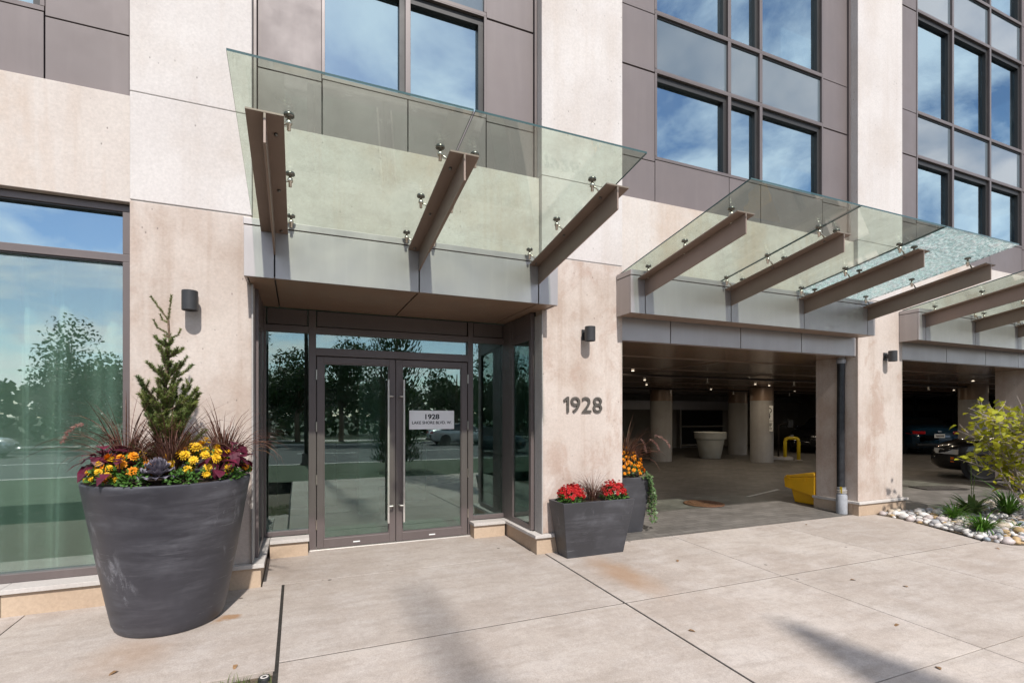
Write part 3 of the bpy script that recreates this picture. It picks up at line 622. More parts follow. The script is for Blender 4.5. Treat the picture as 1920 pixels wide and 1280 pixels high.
for i, (x, y) in enumerate([(6.1, 8.3), (8.0, 10.4), (10.2, 9.2), (9.3, 12.0), (12.0, 10.6), (13.0, 13.3), (16.5, 9.7), (14.6, 8.3), (19, 11.5), (17.3, 13.5), (21, 8.0), (12.6, 7.6), (16, 7.4), (21.3, 10.4), (12.9, 10.9)]):  # last two are added lamps, to brighten the blue car and pillar sign
    o = link('downlight', dl, None, (x, y, 2.377)); tag(o, 'small round downlight lit in the dark parking ceiling', 'light', 'downlights in the parking ceiling')
    la = bpy.data.lights.new('downlight_beam', 'AREA'); la.shape = 'DISK'; la.size = .12; la.energy = 5.5; la.color = (1, .84, .64); lo = bpy.data.objects.new('downlight_beam', la); col.objects.link(lo); lo.parent = o; lo.location = (0, 0, -.012)

for y in (8.6, 13.0):
    pp = thing('sprinkler_pipe', 'thin dark sprinkler pipe under the parking ceiling ' + ('near the driveway' if y < 10 else 'above the white planter'), 'pipe', (12, y, 2.32))
    mb = MB(); mb.tube([(3.8, y, 2.33), (26, y, 2.33)], .022, 8); mb.build('pipe', M['iron'], pp, smooth=True)
    for k in range(7): mb = MB(); mb.tube([(5.6 + k * 2.7, y, 2.33), (5.6 + k * 2.7, y, 2.22)], .012, 6); mb.lathe([(0, 2.215), (.035, 2.215), (.035, 2.208), (0, 2.206)], 10, (5.6 + k * 2.7, y, 0)); mb.build('sprinkler', M['steel'], pp)
# ------------------------------------------------------------------ canopies
boltm = MB().lathe([(.0, -.012), (.011, -.012), (.013, 0), (.0, 0)], 8).mesh('bolt', M['steel_dark'], True)
def clamp_mesh(side):
    mb = MB(); mb.cur = 0
    mb.lathe([(0, .0), (.030, .0), (.033, -.006), (.033, -.020), (.022, -.024), (0, -.024)], 14)
    mb.cur = 1; mb.lathe([(.010, -.024), (.010, -.044), (.019, -.046), (.021, -.060), (.019, -.072), (.012, -.076), (.012, -.108), (0, -.110)], 12)
    if side: mb.tube([(0, 0, -.060), (-side * .045, 0, -.080), (-side * .085, 0, -.118)], [.008, .007, .009], 6)
    else: mb.tube([(0, 0, -.1), (0, 0, -.15)], .012, 6)
    return mb.mesh('glass_clamp', [M['steel_dark'], M['steel_bright']], True)
CL = {s: clamp_mesh(s) for s in (-1, 0, 1)}
YF = 4.775
SL = (3.31 - 3.065) / (YF - 3.35)                                  # beams and glass rise outwards
def gz(y): return 3.492 - SL * (y - 3.14)
def canopy(label, x0, x1, beams, glass_x, joints, soffit, cracked=None, clampsides=None):
    C = thing('glass_canopy', label, 'canopy', ((x0 + x1) / 2, YF, 2.66), group='glass canopies along the front')
    zb = 2.665
    xs = [x0] + beams + [x1]
    for a, b in zip(xs, xs[1:]):
        bx('fascia_panel', M['fascia'], C, a + (.006 if a > x0 else 0), b - (.006 if b < x1 else 0), YF, YF + .02, zb, 3.09, bevel=.002)
    bx('fascia_end', M['fascia'], C, x0, x0 + .02, YF + .021, 5.055, zb, 3.09, bevel=.002); bx('fascia_end', M['fascia'], C, x1 - .02, x1, YF + .021, 5.055, zb, 3.09, bevel=.002)
    bx('coping', M['fascia'], C, x0 - .004, x1 + .004, YF - .006, 5.05, 3.098, 3.155, bevel=.003)
    bx('carcass', M['frame_dark'], C, x0 + .022, x1 - .022, YF + .022, 5.05, zb + .02, 3.097, bevel=0)
    yb = soffit
    for a, b in zip(xs, xs[1:]):
        if a + .02 > b: continue
        bx('soffit_panel', M['soffit'], C, a + (.007 if a > x0 else .03), b - (.007 if b < x1 else .03), YF + .045, min(yb, 5.05) if yb < 5.1 else yb, zb + .004, zb + .018, bevel=.002)
    if soffit > 5.1: bx('soffit_light_block', M['frame_dark'], C, x0 + .03, x1 - .03, 5.051, yb, zb + .022, zb + .07, bevel=0)  # added dark box, keeps light from leaking through the soffit joints
    bx('soffit_lip', M['soffit'], C, x0 + .001, x1 - .001, YF + .0205, YF + .040, zb - .002, zb + .019, bevel=0)
    for i, x in enumerate(beams):
        bm = MB(); tf = .012
        def zt(y): return 3.065 + SL * (YF - y)
        ya, yc = YF - .001, 3.35
        bm.hexa([(x - .105, yc, zt(yc) - tf), (x + .105, yc, zt(yc) - tf), (x + .105, ya, zt(ya) - tf), (x - .105, ya, zt(ya) - tf), (x - .105, yc, zt(yc)), (x + .105, yc, zt(yc)), (x + .105, ya, zt(ya)), (x - .105, ya, zt(ya))])
        bm.hexa([(x - .007, yc, 3.118), (x + .007, yc, 3.118), (x + .007, ya, 2.866), (x - .007, ya, 2.866), (x - .007, yc, zt(yc) - tf - .0005), (x + .007, yc, zt(yc) - tf - .0005), (x + .007, ya, zt(ya) - tf - .0005), (x - .007, ya, zt(ya) - tf - .0005)])
        b = bm.build('beam', M['beam'], C, bevel=.0015)
        sides = (clampsides or {}).get(i, [-1, 1])
        off = wloc(b)
        for y in (3.52, 4.13, 4.72):
            for s in sides:
                cxp = x + s * (.13 if (s, i) != (0, 0) else 0)
                zc = gz(y) - .013 + .0
                link('glass_clamp', CL[s], C, Vector((cxp, y, zc)) - wloc(C))
                link('bolt', boltm, b, Vector((x + (s or 1) * .055, y, zt(y) - tf)) - off, smooth=False)
    gx = [glass_x[0]] + joints + [glass_x[1]]
    for k, (a, b) in enumerate(zip(gx, gx[1:])):
        a2, b2 = a + (.006 if k else 0), b - (.006 if k < len(gx) - 2 else 0); th = .014; y0, y1 = 3.14, 5.02
        v = [(a2, y0, gz(y0) - th), (b2, y0, gz(y0) - th), (b2, y1, gz(y1) - th), (a2, y1, gz(y1) - th), (a2, y0, gz(y0)), (b2, y0, gz(y0)), (b2, y1, gz(y1)), (a2, y1, gz(y1))]
        mb = MB(); mb.add(v, [(0, 3, 2, 1), (4, 5, 6, 7)]); mb.cur = 1; mb.add(v, [(0, 1, 5, 4), (1, 2, 6, 5), (2, 3, 7, 6), (3, 0, 4, 7)])
        mb.build('glass_pane', [M['shatter'] if cracked == k else M['glass_can'], M['glass_edge']], C, label='shattered white crazed glass pane' if cracked == k else None)
    return C
canopy('clear glass canopy on three bronze beams over the entrance doors', -.414, 2.548, [-.181, 1.063, 2.321], (-.357, 2.437), [1.063], 6.05, None, {0: [1], 1: [-1, 1], 2: [-1]})
canopy('glass canopy on four bronze beams with one shattered pane over the driveway', 3.483, 7.80, [3.683, 4.995, 6.306, 7.629], (3.505, 7.74), [4.92, 6.29], 5.08, 2, {0: [0], 1: [-1, 1], 2: [-1, 1], 3: [-1]})
canopy('glass canopy at the far right edge beyond the downpipe column', 8.85, 13.15, [9.03, 10.40, 11.73, 13.0], (8.87, 13.1), [10.40, 11.73], 5.08, None, {0: [1], 1: [-1, 1], 2: [-1, 1], 3: [-1]})
bx('jamb_trim', M['conc_grey'], B, 2.485, 2.4985, 5.03, 5.222, .19, 2.62); bx('jamb_trim', M['conc_grey'], B, -.376, -.362, 5.03, 5.222, .19, 2.66)

# ------------------------------------------------------------------ wall lamps, numbers, signs
def lamp(x, z, label):
    t = thing('wall_lamp', label, 'lamp', (x, 5.06, z))
    mb = MB(); mb.lathe([(.0, .082), (.056, .082), (.06, .078), (.06, -.080), (.057, -.082), (.05, -.070), (0, -.070)], 32, (x, 4.945, z)); mb.build('shade', M['lamp_black'], t, smooth=True)
    MB().lathe([(0, -.069), (.049, -.069)], 20, (x, 4.945, z)).build('lens', M['lens'], t)
    bx('arm', M['lamp_black'], t, x - .022, x + .022, 5.0, 5.042, z - .03, z + .03); bx('wall_plate', M['lamp_black'], t, x - .045, x + .045, 5.043, 5.0595, z - .062, z + .062)
lamp(-.828, 2.455, 'black cylinder wall lamp on the column above the small spruce'); lamp(3.05, 2.42, 'black cylinder wall lamp on the column above the number 1928'); lamp(8.50, 2.415, 'black cylinder wall lamp on the column with the downpipe')
def text_mesh(s, size, ext, off=0., m=None):
    c = bpy.data.curves.new('txt', 'FONT'); c.body = s; c.size = size; c.extrude = ext; c.offset = off; c.align_x = 'LEFT'; c.resolution_u = 6
    o = bpy.data.objects.new('txt', c); col.objects.link(o); dg = bpy.context.evaluated_depsgraph_get(); dg.update()
    me = bpy.data.meshes.new_from_object(o.evaluated_get(dg)); bpy.data.objects.remove(o); bpy.data.curves.remove(c)
    me.materials.clear(); me.materials.append(m); return me
def ext(me): xs = [v.co.x for v in me.vertices]; ys = [v.co.y for v in me.vertices]; return min(xs), max(xs), min(ys), max(ys)
def fit_text(name, s, m, parent, x0, x1, z0, z1, y, depth=.004, off=.0):
    me = text_mesh(s, 1, .5, off, m); a, b, c, d = ext(me)
    for v in me.vertices: v.co = ((v.co.x - a) / (b - a) * (x1 - x0), -v.co.z * depth, (v.co.y - c) / (d - c) * (z1 - z0))
    me.update(); return link(name, me, parent, Vector((x0, y, z0)) - wloc(parent))
hn = thing('house_number', 'dark raised digits 1928 on the concrete column by the entrance', 'number', (3.03, 5.05, 1.53))
x = 2.765
for ch in '1928':
    w = .070 if ch == '1' else .125
    if ch == '1':
        P2 = [(.040, 0), (.070, 0), (.070, .18), (.048, .18), (0, .145), (.008, .118), (.040, .139)]; k = len(P2)
        mb = MB(); mb.add([(x + a, 5.041, 1.53 + b) for a, b in P2] + [(x + a, 5.053, 1.53 + b) for a, b in P2], [tuple(range(k)), tuple(range(2 * k - 1, k - 1, -1))] + [(i, i + k, (i + 1) % k + k, (i + 1) % k) for i in range(k)]); mb.build('digit', M['number'], hn); x += w + .022; continue
    fit_text('digit', ch, M['number'], hn, x, x + w, 1.53, 1.71, 5.047, .012, .006); x += w + .022
ds = thing('address_sign', 'silver sign with black address lettering on the right entrance door', 'sign', (1.51, YD - .004, 1.44))
bx('plate', M['sign'], ds, 1.232, 1.787, YD - .008, YD - .002, 1.330, 1.556, bevel=.001)
fit_text('lettering', '1928', M['ink'], ds, 1.425, 1.60, 1.450, 1.513, YD - .0085, .0015, .03)
fit_text('lettering', 'LAKE SHORE BLVD. W.', M['ink'], ds, 1.265, 1.755, 1.392, 1.428, YD - .0085, .0015, .022)
# parking sign fixed to the near round pillar
px, py = 13.75, 11.9
dcam = Vector((-px, -py, 0)).normalized(); tg = Vector((-dcam.y, dcam.x, 0))
ps = thing('pillar_sign', 'narrow white two plate sign with a black looping arrow on the round pillar', 'sign', (px, py, 1.2))
c0 = Vector((px, py, 0)) + dcam * .27 + tg * .235
ps.location = c0; ps.rotation_euler = (0, 0, math.atan2(tg.y, tg.x) - .55)
def lb(name, m, par, *a): return link(name, MB().box(*a).mesh(name, m), par)
lb('plate', M['white'], ps, -.095, .095, -.004, .004, 1.33, 1.80); lb('plate', M['white'], ps, -.095, .095, -.004, .004, .99, 1.315)
mb = MB(); pts = [(0, -.008, 1.40), (0, -.008, 1.52)]; mb.tube([(-.01, -.007, 1.40), (-.01, -.007, 1.56)], .010, 6)
mb.tube([(.055 * math.cos(a) - .005, -.007, 1.65 + .07 * math.sin(a)) for a in [(-.5 + 1.65 * i / 14) * PI for i in range(15)]], .013, 6); mb.tube([(-.035, -.007, 1.47), (.02, -.007, 1.47)], .008, 6)
link('arrow_symbol', mb.mesh('arrow_symbol', M['ink']), ps)
mb = MB()
for i, (w, h) in enumerate(((.15, .008), (.13, .022), (.11, .022), (.06, .02), (.14, .012), (.13, .012))): mb.box(-w / 2, w / 2, -.007, -.0045, 1.26 - i * .042, 1.26 - i * .042 + h)
link('text_rows', mb.mesh('text_rows', M['ink']), ps)
ws = thing('wall_notice', 'small pale notice with a red band on the wall behind the blue car', 'sign', (22.6, 13.25, 1.0)); ws.rotation_euler = (0, 0, -1.05)
lb('plate', M['white'], ws, -.17, .17, -.004, .004, -.25, .22); lb('red_band', M['red_lens'], ws, -.16, .16, -.007, -.0045, .04, .12); lb('post', M['iron'], ws, -.02, .02, .006, .04, -1.0, .2)
hs = thing('hanging_sign', 'small blank beige sign hanging from the parking ceiling at right', 'sign', (19.9, 8.0, 2.17)); hs.rotation_euler = (0, 0, -1.1)
lb('plate', M['cap'], hs, -.2, .35, -.01, .01, -.08, .08); lb('hanger', M['iron'], hs, -.005, .005, -.005, .005, .08, .28)

# downpipe on the column
dp = thing('downpipe', 'black downpipe with grey foot on the side of the column', 'pipe', (7.79, 5.30, 0))
mb = MB(); mb.tube([(7.775, 5.27, .36), (7.775, 5.272, 1.2), (7.778, 5.268, 2.30)], .055, 18); mb.build('pipe', M['pipe'], dp, smooth=True)
mb = MB(); mb.lathe([(.056, 2.30), (.064, 2.30), (.064, 2.36), (.05, 2.36), (.05, 2.39)], 18, (7.778, 5.268, 0)); mb.build('collar', M['pipe_grey'], dp, smooth=True)
mb = MB(); mb.lathe([(.078, -.02), (.078, .25), (.07, .275), (.06, .28), (.06, .38), (.064, .385), (.0, .39)], 20, (7.765, 5.25, 0)); mb.build('foot', M['pipe_grey'], dp, smooth=True)
for z in (.30, .33): MB().lathe([(.066, z), (.074, z + .004), (.074, z + .014), (.066, z + .018)], 20, (7.765, 5.25, 0)).build('hose_clamp', M['steel'], dp, smooth=True)
bx('tag_label', M['yellow_paint'], dp, 7.70, 7.703, 5.20, 5.235, .30, .40, bevel=0)

# ------------------------------------------------------------------ things in the parking
sb = thing('grit_bin', 'yellow plastic grit bin half hidden behind the column', 'bin', (8.2, 6.25, 0))
def loft(secs):
    mb = MB(); n = len(secs[0])
    for s in secs: mb.v += s
    for i in range(len(secs) - 1):
        for k in range(n): mb.f.append((i * n + k, i * n + (k + 1) % n, (i + 1) * n + (k + 1) % n, (i + 1) * n + k)); mb.mi.append(0)
    mb.f += [tuple(range(n - 1, -1, -1)), tuple((len(secs) - 1) * n + k for k in range(n))]; mb.mi += [0, 0]
    return mb
def rect(x0, x1, y0, y1, z): return [(x0, y0, z), (x1, y0, z), (x1, y1, z), (x0, y1, z)]
loft([rect(7.94, 8.65, 5.83, 6.20, .0), rect(7.885, 8.72, 5.78, 6.25, .34)]).build('tub', M['yellow'], sb, bevel=.015)
loft([[(7.85, 5.765, .15), (8.76, 5.765, .15), (8.76, 6.32, .25), (7.85, 6.32, .25)], [(7.84, 5.76, .485), (8.77, 5.76, .485), (8.77, 6.33, .415), (7.84, 6.33, .415)]]).build('rim', M['yellow'], sb, bevel=.012)
loft([[(7.835, 5.757, .49), (8.775, 5.757, .49), (8.775, 6.335, .42), (7.835, 6.335, .42)], [(7.86, 5.775, .56), (8.75, 5.775, .56), (8.75, 6.30, .455), (7.86, 6.30, .455)]]).build('lid', M['yellow'], sb, bevel=.012)
for y in (5.9, 6.2): bx('hinge', M['yellow'], sb, 7.825, 7.84, y, y + .06, .40, .47)
hb = thing('hoop_barrier', 'yellow steel hoop barrier standing in the dark parking', 'barrier', (15.25, 12.0, 0))
pts = [(-.2, 0, 0), (-.2, 0, .62)] + [(-.2 + .11 - .11 * math.cos(a), 0, .62 + .11 * math.sin(a)) for a in (.4, .8, 1.2, 1.57)] + [(.2 - .11 + .11 * math.sin(a), 0, .62 + .11 * math.cos(a)) for a in (0.01, .4, .8, 1.2)] + [(.2, 0, .62), (.2, 0, 0)]
link('hoop', MB().tube(pts, .055, 12).mesh('hoop', M['yellow_paint'], True), hb)
for s in (-.2, .2): link('foot_plate', MB().box(s - .1, s + .1, -.1, .1, .001, .015).mesh('foot_plate', M['cap']), hb)
hb.rotation_euler = (0, 0, -.75)
ip = thing('intercom_post', 'slim dark gooseneck intercom post beside the yellow hoop', 'post', (15.05, 12.35, 0))
link('pole', MB().tube([(0, 0, .1), (0, 0, 1.15), (.10, 0, 1.2), (.30, 0, 1.2)], .032, 10).mesh('pole', M['iron'], True), ip); link('call_box', MB().box(.28, .44, -.08, .08, 1.08, 1.34).mesh('call_box', M['lamp_black']), ip, bevel=.01); link('base_block', MB().box(-.22, .4, -.2, .2, 0, .1).mesh('base_block', M['cap']), ip, bevel=.01); ip.rotation_euler = (0, 0, -.6)
wp = thing('empty_planter', 'large empty white round planter standing in the parking', 'planter', (13.35, 13.7, 0))
link('pot', MB().lathe([(0, .0), (.33, 0), (.35, .02), (.47, .68), (.53, .68), (.54, .90), (.51, .91), (.44, .70), (.0, .66)], 36).mesh('pot', M['pot_white'], True), wp, smooth=True)
mh = thing('manhole_cover', 'rusty round manhole cover set into the driveway pavers', 'manhole', (6.32, 6.63, .006))
link('lid', MB().lathe([(0, .012), (.27, .012), (.28, .004), (.30, .014), (.33, .010), (.33, 0)], 32).mesh('lid', M['rust'], True), mh)
mb = MB()
for i in range(-4, 5): mb.box(-.24 + abs(i) * .03, .24 - abs(i) * .03, i * .055 - .012, i * .055 + .012, .012, .017)
link('tread', mb.mesh('tread', M['rust']), mh)
gr = thing('drain_grate', 'dark slotted drain grate in the pavement before the blue car', 'grate', (12.1, 6.17, .006)); gr.rotation_euler = (0, 0, -.33)
link('frame', MB().box(-.46, .46, -.22, -.2, 0, .012).box(-.46, .46, .2, .22, 0, .012).box(-.46, -.44, -.2, .2, 0, .012).box(.44, .46, -.2, .2, 0, .012).mesh('frame', M['iron']), gr)
link('pit', MB().box(-.44, .44, -.2, .2, 0, .002).mesh('pit', M['depth_black']), gr)  # black sheet, paints the shade below the bars
bar = MB().box(-.016, .016, -.2, .2, .003, .011).mesh('bar', M['drive'])
for i in range(13): link('bar', bar, gr, (-.40 + i * .0667, 0, 0))

# ------------------------------------------------------------------ cars
def spline(st, x):
    xs = [s[0] for s in st]
    for i in range(len(st) - 1):
        if xs[i] <= x <= xs[i + 1]: break
    t = (x - xs[i]) / (xs[i + 1] - xs[i]); p0 = st[max(i - 1, 0)]; p1 = st[i]; p2 = st[i + 1]; p3 = st[min(i + 2, len(st) - 1)]
    return [.5 * ((2 * b) + (-a + c) * t + (2 * a - 5 * b + 4 * c - d) * t * t + (-a + 3 * b - 3 * c + d) * t ** 3) for a, b, c, d in zip(p0, p1, p2, p3)]
# x, half width, floor, belt height, roof height, roof half width
CAR = [(-2.36, .62, .42, .70, .74, .50), (-2.30, .80, .30, .90, .97, .62), (-2.0, .88, .22, .98, 1.06, .66), (-1.55, .91, .20, 1.0, 1.16, .64), (-1.0, .92, .20, .98, 1.38, .60), (-.2, .92, .20, .95, 1.45, .60), (.5, .92, .20, .93, 1.36, .60), (1.0, .91, .20, .92, 1.10, .66), (1.35, .90, .20, .91, .98, .70), (1.9, .87, .21, .84, .91, .66), (2.22, .78, .24, .72, .78, .56), (2.36, .58, .34, .56, .62, .42)]
def car(label, m, loc, rot, group=None):
    c = thing('parked_car', label, 'car', loc, rot, group)
    N = 56; xs = [-2.36 + 4.72 * i / N for i in range(N + 1)]; secs = []
    for x in xs:
        _, w, zb, zs, zr, wr = spline(CAR, x)
        half = [(0, zb), (w * .80, zb), (w * .95, zb + .06), (w * 1.0, zb + .22), (w * .985, (zb + zs) * .5 + .08), (w * 1.0, zs - .10), (w * .965, zs), (wr + (w * .965 - wr) * .5, zs + (zr - zs) * .55), (wr, zr - .02 * (zr - zs > .2)), (wr * .6, zr + .012), (0, zr + .02)]
        secs.append(half)
    body = MB(); win = MB(); n = len(secs[0])
    for mbx, test in ((body, False), (win, True)):
        for s in (1, -1):
            o = len(mbx.v)
            for x, h in zip(xs, secs): mbx.v += [(x, s * y, z) for y, z in h]
            for i in range(N):
                for k in range(n - 1):
                    dz = secs[i][8][1] - secs[i][6][1]; xm = (xs[i] + xs[i + 1]) / 2
                    side = k in (6, 7) and dz > .12 and -1.75 < xm < 1.3 and abs(xm + .15) > .035 and abs(xm + 1.15) > .03
                    top = k in (8, 9) and (-1.72 < xm < -1.08 or .58 < xm < 1.22)
                    if (side or top) != test: continue
                    f = (o + i * n + k, o + (i + 1) * n + k, o + (i + 1) * n + k + 1, o + i * n + k + 1)
                    mbx.f.append(f if s < 0 else f[::-1]); mbx.mi.append(0)
            if not test:
                mbx.f.append(tuple(o + k for k in range(n))); mbx.f.append(tuple(o + N * n + k for k in range(n))); mbx.mi += [0, 0]
    link('body', body.mesh('body', m, True), c); link('window', win.mesh('window', M['car_glass'], True), c)
    for x in (-1.42, 1.42):
        for s in (-1, 1):
            y = s * .80; r = .335
            a = MB().lathe([(0, -.0), (r + .055, 0), (r + .055, .155), (0, .155)], 32)
            a.v = [(x + p[0], s * (.785 + p[2]), .335 + p[1]) for p in a.v]; link('wheel_arch', a.mesh('wheel_arch', M['rubber']), c)
            t = MB().lathe([(.20, .0), (r - .02, .0), (r, .03), (r, .17), (r - .03, .20), (.245, .20), (.235, .16)], 36)
            t.v = [(p[0], p[2] - .1, p[1]) if s > 0 else (p[0], .1 - p[2], p[1]) for p in t.v]
            w = link('wheel', t.mesh('wheel', M['tyre'], True), c, (x, s * .845, r))
            q = MB(); q.lathe([(.222, .17), (.242, .188), (.236, .193), (.214, .172)], 36); q.lathe([(0, .165), (.05, .168), (.055, .155)], 14)
            for k in range(10):
                for e in (-.07, .07):
                    an = k * PI / 5; c1 = Vector((math.cos(an), math.sin(an), 0)); c2 = Vector((math.cos(an + e), math.sin(an + e), 0))
                    q.tube([c1 * .03 + Vector((0, 0, .155)), c2 * .225 + Vector((0, 0, .178))], .008, 5)
            q.v = [(p[0], p[2] - .1, p[1]) if s > 0 else (p[0], .1 - p[2], p[1]) for p in q.v]
            link('rim', q.mesh('rim', M['rim'], True), w)
    def patch(name, m, xa, xb, k0, k1, s, out=.006, f0=0., f1=1.):
        mb = MB(); K = 8
        for i in range(K + 1):
            x = xa + (xb - xa) * i / K; _, w, zb, zs, zr, wr = spline(CAR, x)
            for fr in (f0, f1):
                z = k0 + (k1 - k0) * fr + (x - xa) * .05; yy = w * (.99 if z < zs - .1 else .99 - .03 * (z - zs + .1) / .1) + out
                mb.v.append((x, s * yy, z))
        mb.f = [(2 * i, 2 * i + 2, 2 * i + 3, 2 * i + 1) for i in range(K)]; mb.mi = [0] * K
        link(name, mb.mesh(name, m, True), c)
    for s in (-1, 1):
        patch('headlight', M['clear_lens'], 1.85, 2.30, .58, .70, s); patch('side_marker', M['amber'], 1.93, 1.99, .40, .52, s); patch('tail_light', M['red_lens'], -2.30, -1.92, .78, .91, s)
        mb = MB().box(-2.405, -2.29, s * .44 if s > 0 else -.80, .80 if s > 0 else -.44, .79, .90); mb.v = [(p[0] + max(0, abs(p[1]) - .5) * .36, p[1], p[2]) for p in mb.v]; link('tail_light', mb.mesh('tail_light', M['red_lens']), c, bevel=.01)
        mb = MB().box(-.12, .06, s * 1.0 - .07, s * 1.0 + .07, .94, 1.05); mb.v = [(p[0] + .75, p[1], p[2]) for p in mb.v]; link('mirror', mb.mesh('mirror', m), c, bevel=.03)
    link('licence_plate', MB().box(-2.405, -2.385, -.16, .16, .66, .80).mesh('licence_plate', M['white']), c)
    mb = MB()
    for i in range(7): mb.box(-2.408, -2.4055, -.13 + i * .038, -.105 + i * .038, .70, .76)
    link('plate_lettering', mb.mesh('plate_lettering', M['ink']), c)
    link('badge', MB().box(-2.40, -2.36, -.05, .05, .88, .91).mesh('badge', M['rim']), c); link('bumper_trim', MB().box(-2.39, -2.2, -.7, .7, .34, .44).mesh('bumper_trim', M['rubber']), c, bevel=.02)
    return c
car('dark blue sedan parked rear end out in the covered parking', M['car_blue'], (23.5, 13.0, 0), math.radians(90 - 40))
car('black car with silver multi spoke wheels behind the yellow green shrub', M['car_black'], (15.92, 5.61, zg(5.6)), math.radians(115))
car('black car barely seen in the dark beyond the yellow hoop', M['car_black'], (20.5, 14.4, 0), math.radians(200))

for x, a, lb_ in ((-15, 0, 'silver car on the street, mirrored in the tall left window'), (10.5, 0, 'silver car on the street, mirrored in the entrance doors'), (-4, PI, 'dark car on the far lane, mirrored in the entrance side glass')):
    car(lb_, M['car_white'] if 'silver' in lb_ else M['car_blue'], (x, -21.5 if a == 0 else -13.2, -.52), a)

# ------------------------------------------------------------------ big round planter and what grows in it
PX, PY, PT = -.875, 4.505, 1.02
bp = thing('round_planter', 'tall charcoal round tapered planter in front of the left column', 'planter', (PX, PY + .05, zg(4.5)))
prof = [(0, -.0), (.345, 0), (.355, .012)]
mb = MB(); secs = []
n = 64
for i in range(25):
    t = i / 24; z = zg(4.5) + t * (PT - zg(4.5)); r = .35 + (.53 - .35) * (t ** .92); cy = PY + .05 * (1 - t); cxp = PX - .012 * (1 - t)
    if i == 0: r -= .012
    secs.append((r, z, cxp, cy))
secs += [(.529, PT + .006, PX, PY), (.522, PT + .013, PX, PY), (.510, PT + .014, PX, PY), (.503, PT + .008, PX, PY), (.495, PT - .04, PX, PY), (.48, PT - .10, PX, PY)]
for r, z, a, b in secs:
    for k in range(n): q = 2 * PI * k / n; mb.v.append((a + r * math.cos(q), b + r * math.sin(q), z))
for i in range(len(secs) - 1):
    for k in range(n): mb.f.append((i * n + k, i * n + (k + 1) % n, (i + 1) * n + (k + 1) % n, (i + 1) * n + k)); mb.mi.append(0)
mb.build('pot', M['pot'], bp, smooth=True)
def soil(parent, fx, name='soil'):
    mb = MB(); fx(mb); return mb.build(name, M['soil'], parent, smooth=True)
def fs(mb):
    for ri in range(9):
        r = .50 * ri / 8
        for k in range(40): q = 2 * PI * k / 40; mb.v.append((PX + r * math.cos(q), PY + r * math.sin(q), PT - .03 + .05 * (1 - (ri / 8) ** 2) + R(-.008, .008)))
    for i in range(8):
        for k in range(40): mb.f.append((i * 40 + k, i * 40 + (k + 1) % 40, (i + 1) * 40 + (k + 1) % 40, (i + 1) * 40 + k)); mb.mi.append(0)
soil(bp, fs)

def spruce(x, y, z0, H, spread):
    t = thing('dwarf_spruce', 'small loose green spruce growing in the tall round planter', 'conifer', (x, y, z0))
    wood = MB(); ndl = MB(); rnd = random.Random(11)
    trunk = [Vector((x + .015 * math.sin(i * 1.1), y + .01 * math.cos(i), z0 + H * .84 * i / 8)) for i in range(9)]
    wood.tube(trunk, [.02 * (1 - i / 9.5) + .004 for i in range(9)], 8)
    def clothe(pts, L, dens=900, base=.05):
        for a, b in zip(pts, pts[1:]):
            seg = b - a; k = max(2, int(seg.length * dens)); d = seg.normalized(); u = d.orthogonal().normalized(); v = d.cross(u)
            for _ in range(k):
                p = a + seg * rnd.random(); an = rnd.random() * 2 * PI; o = u * math.cos(an) + v * math.sin(an)
                dd = (o + d * rnd.uniform(.35, .9) + Vector((0, 0, .25))).normalized(); l = L * rnd.uniform(.75, 1.2); sd = dd.cross(Vector((rnd.uniform(-1, 1), rnd.uniform(-1, 1), rnd.uniform(-1, 1)))).normalized() * .0025
                ndl.add([p - sd, p + sd, p + dd * l], [(0, 1, 2)])
    def branch(p, az, el, L, r, depth=0):
        pts = [p]; d = Vector((math.cos(az) * math.cos(el), math.sin(az) * math.cos(el), math.sin(el)))
        for i in range(4):
            d = (d + Vector((rnd.uniform(-.12, .12), rnd.uniform(-.12, .12), .16))).normalized(); pts.append(pts[-1] + d * L / 4)
        wood.tube(pts, [r * (1 - i / 5) + .0012 for i in range(5)], 5, False)
        clothe(pts[1 if depth == 0 and L > .12 else 0:], .025, 1100)
        if depth < 2 and L > .07:
            for i in (1, 2, 3, 4):
                for s in (-1, 1):
                    if rnd.random() < .84: branch(pts[i], az + s * rnd.uniform(.45, 1.0), el + rnd.uniform(.05, .5), L * rnd.uniform(.32, .5) * (1 - .12 * i), r * .55, depth + 1)
    for lvl in range(13):
        h = .08 + .056 * lvl
        f = (.8, .95, 1.05, 1.1, 1.1, 1.0, .62, .55, .62, .66, .5, .28, .12)[lvl]
        cnt = 8 if lvl < 6 else 6
        for k in range(cnt):
            if rnd.random() < .16: continue
            az = k * 2 * PI / cnt + lvl * .7 + rnd.uniform(-.3, .3)
            branch(Vector((x, y, z0 + H * h)), az, rnd.uniform(.1, .9), spread * f * rnd.uniform(.45, 1.2) * (.9 if lvl < 2 else 1), .006)
    top = trunk[-1]
    for dxx, hh in ((.02, .19), (-.11, .17)):
        pts = [top, top + Vector((dxx * .5, 0, hh * .5)), top + Vector((dxx, 0, hh))]; wood.tube(pts, [.005, .004, .002], 5, False); clothe(pts, .018, 1500)
    for dxx, zz, hh in ((-.07, -.10, .10), (.06, -.14, .08), (-.04, -.02, .06)):
        b0 = top + Vector((0, 0, zz)); pts = [b0, b0 + Vector((dxx, rnd.uniform(-.03, .03), hh * .4)), b0 + Vector((dxx * 1.3, 0, hh))]; wood.tube(pts, .003, 5, False); clothe(pts, .018, 1300)
    wood.build('trunk', M['bark'], t, smooth=True); ndl.build('needles', M['needle'], t, kind='stuff')
spruce(PX - .03, PY + .02, PT, 1.42, .28)
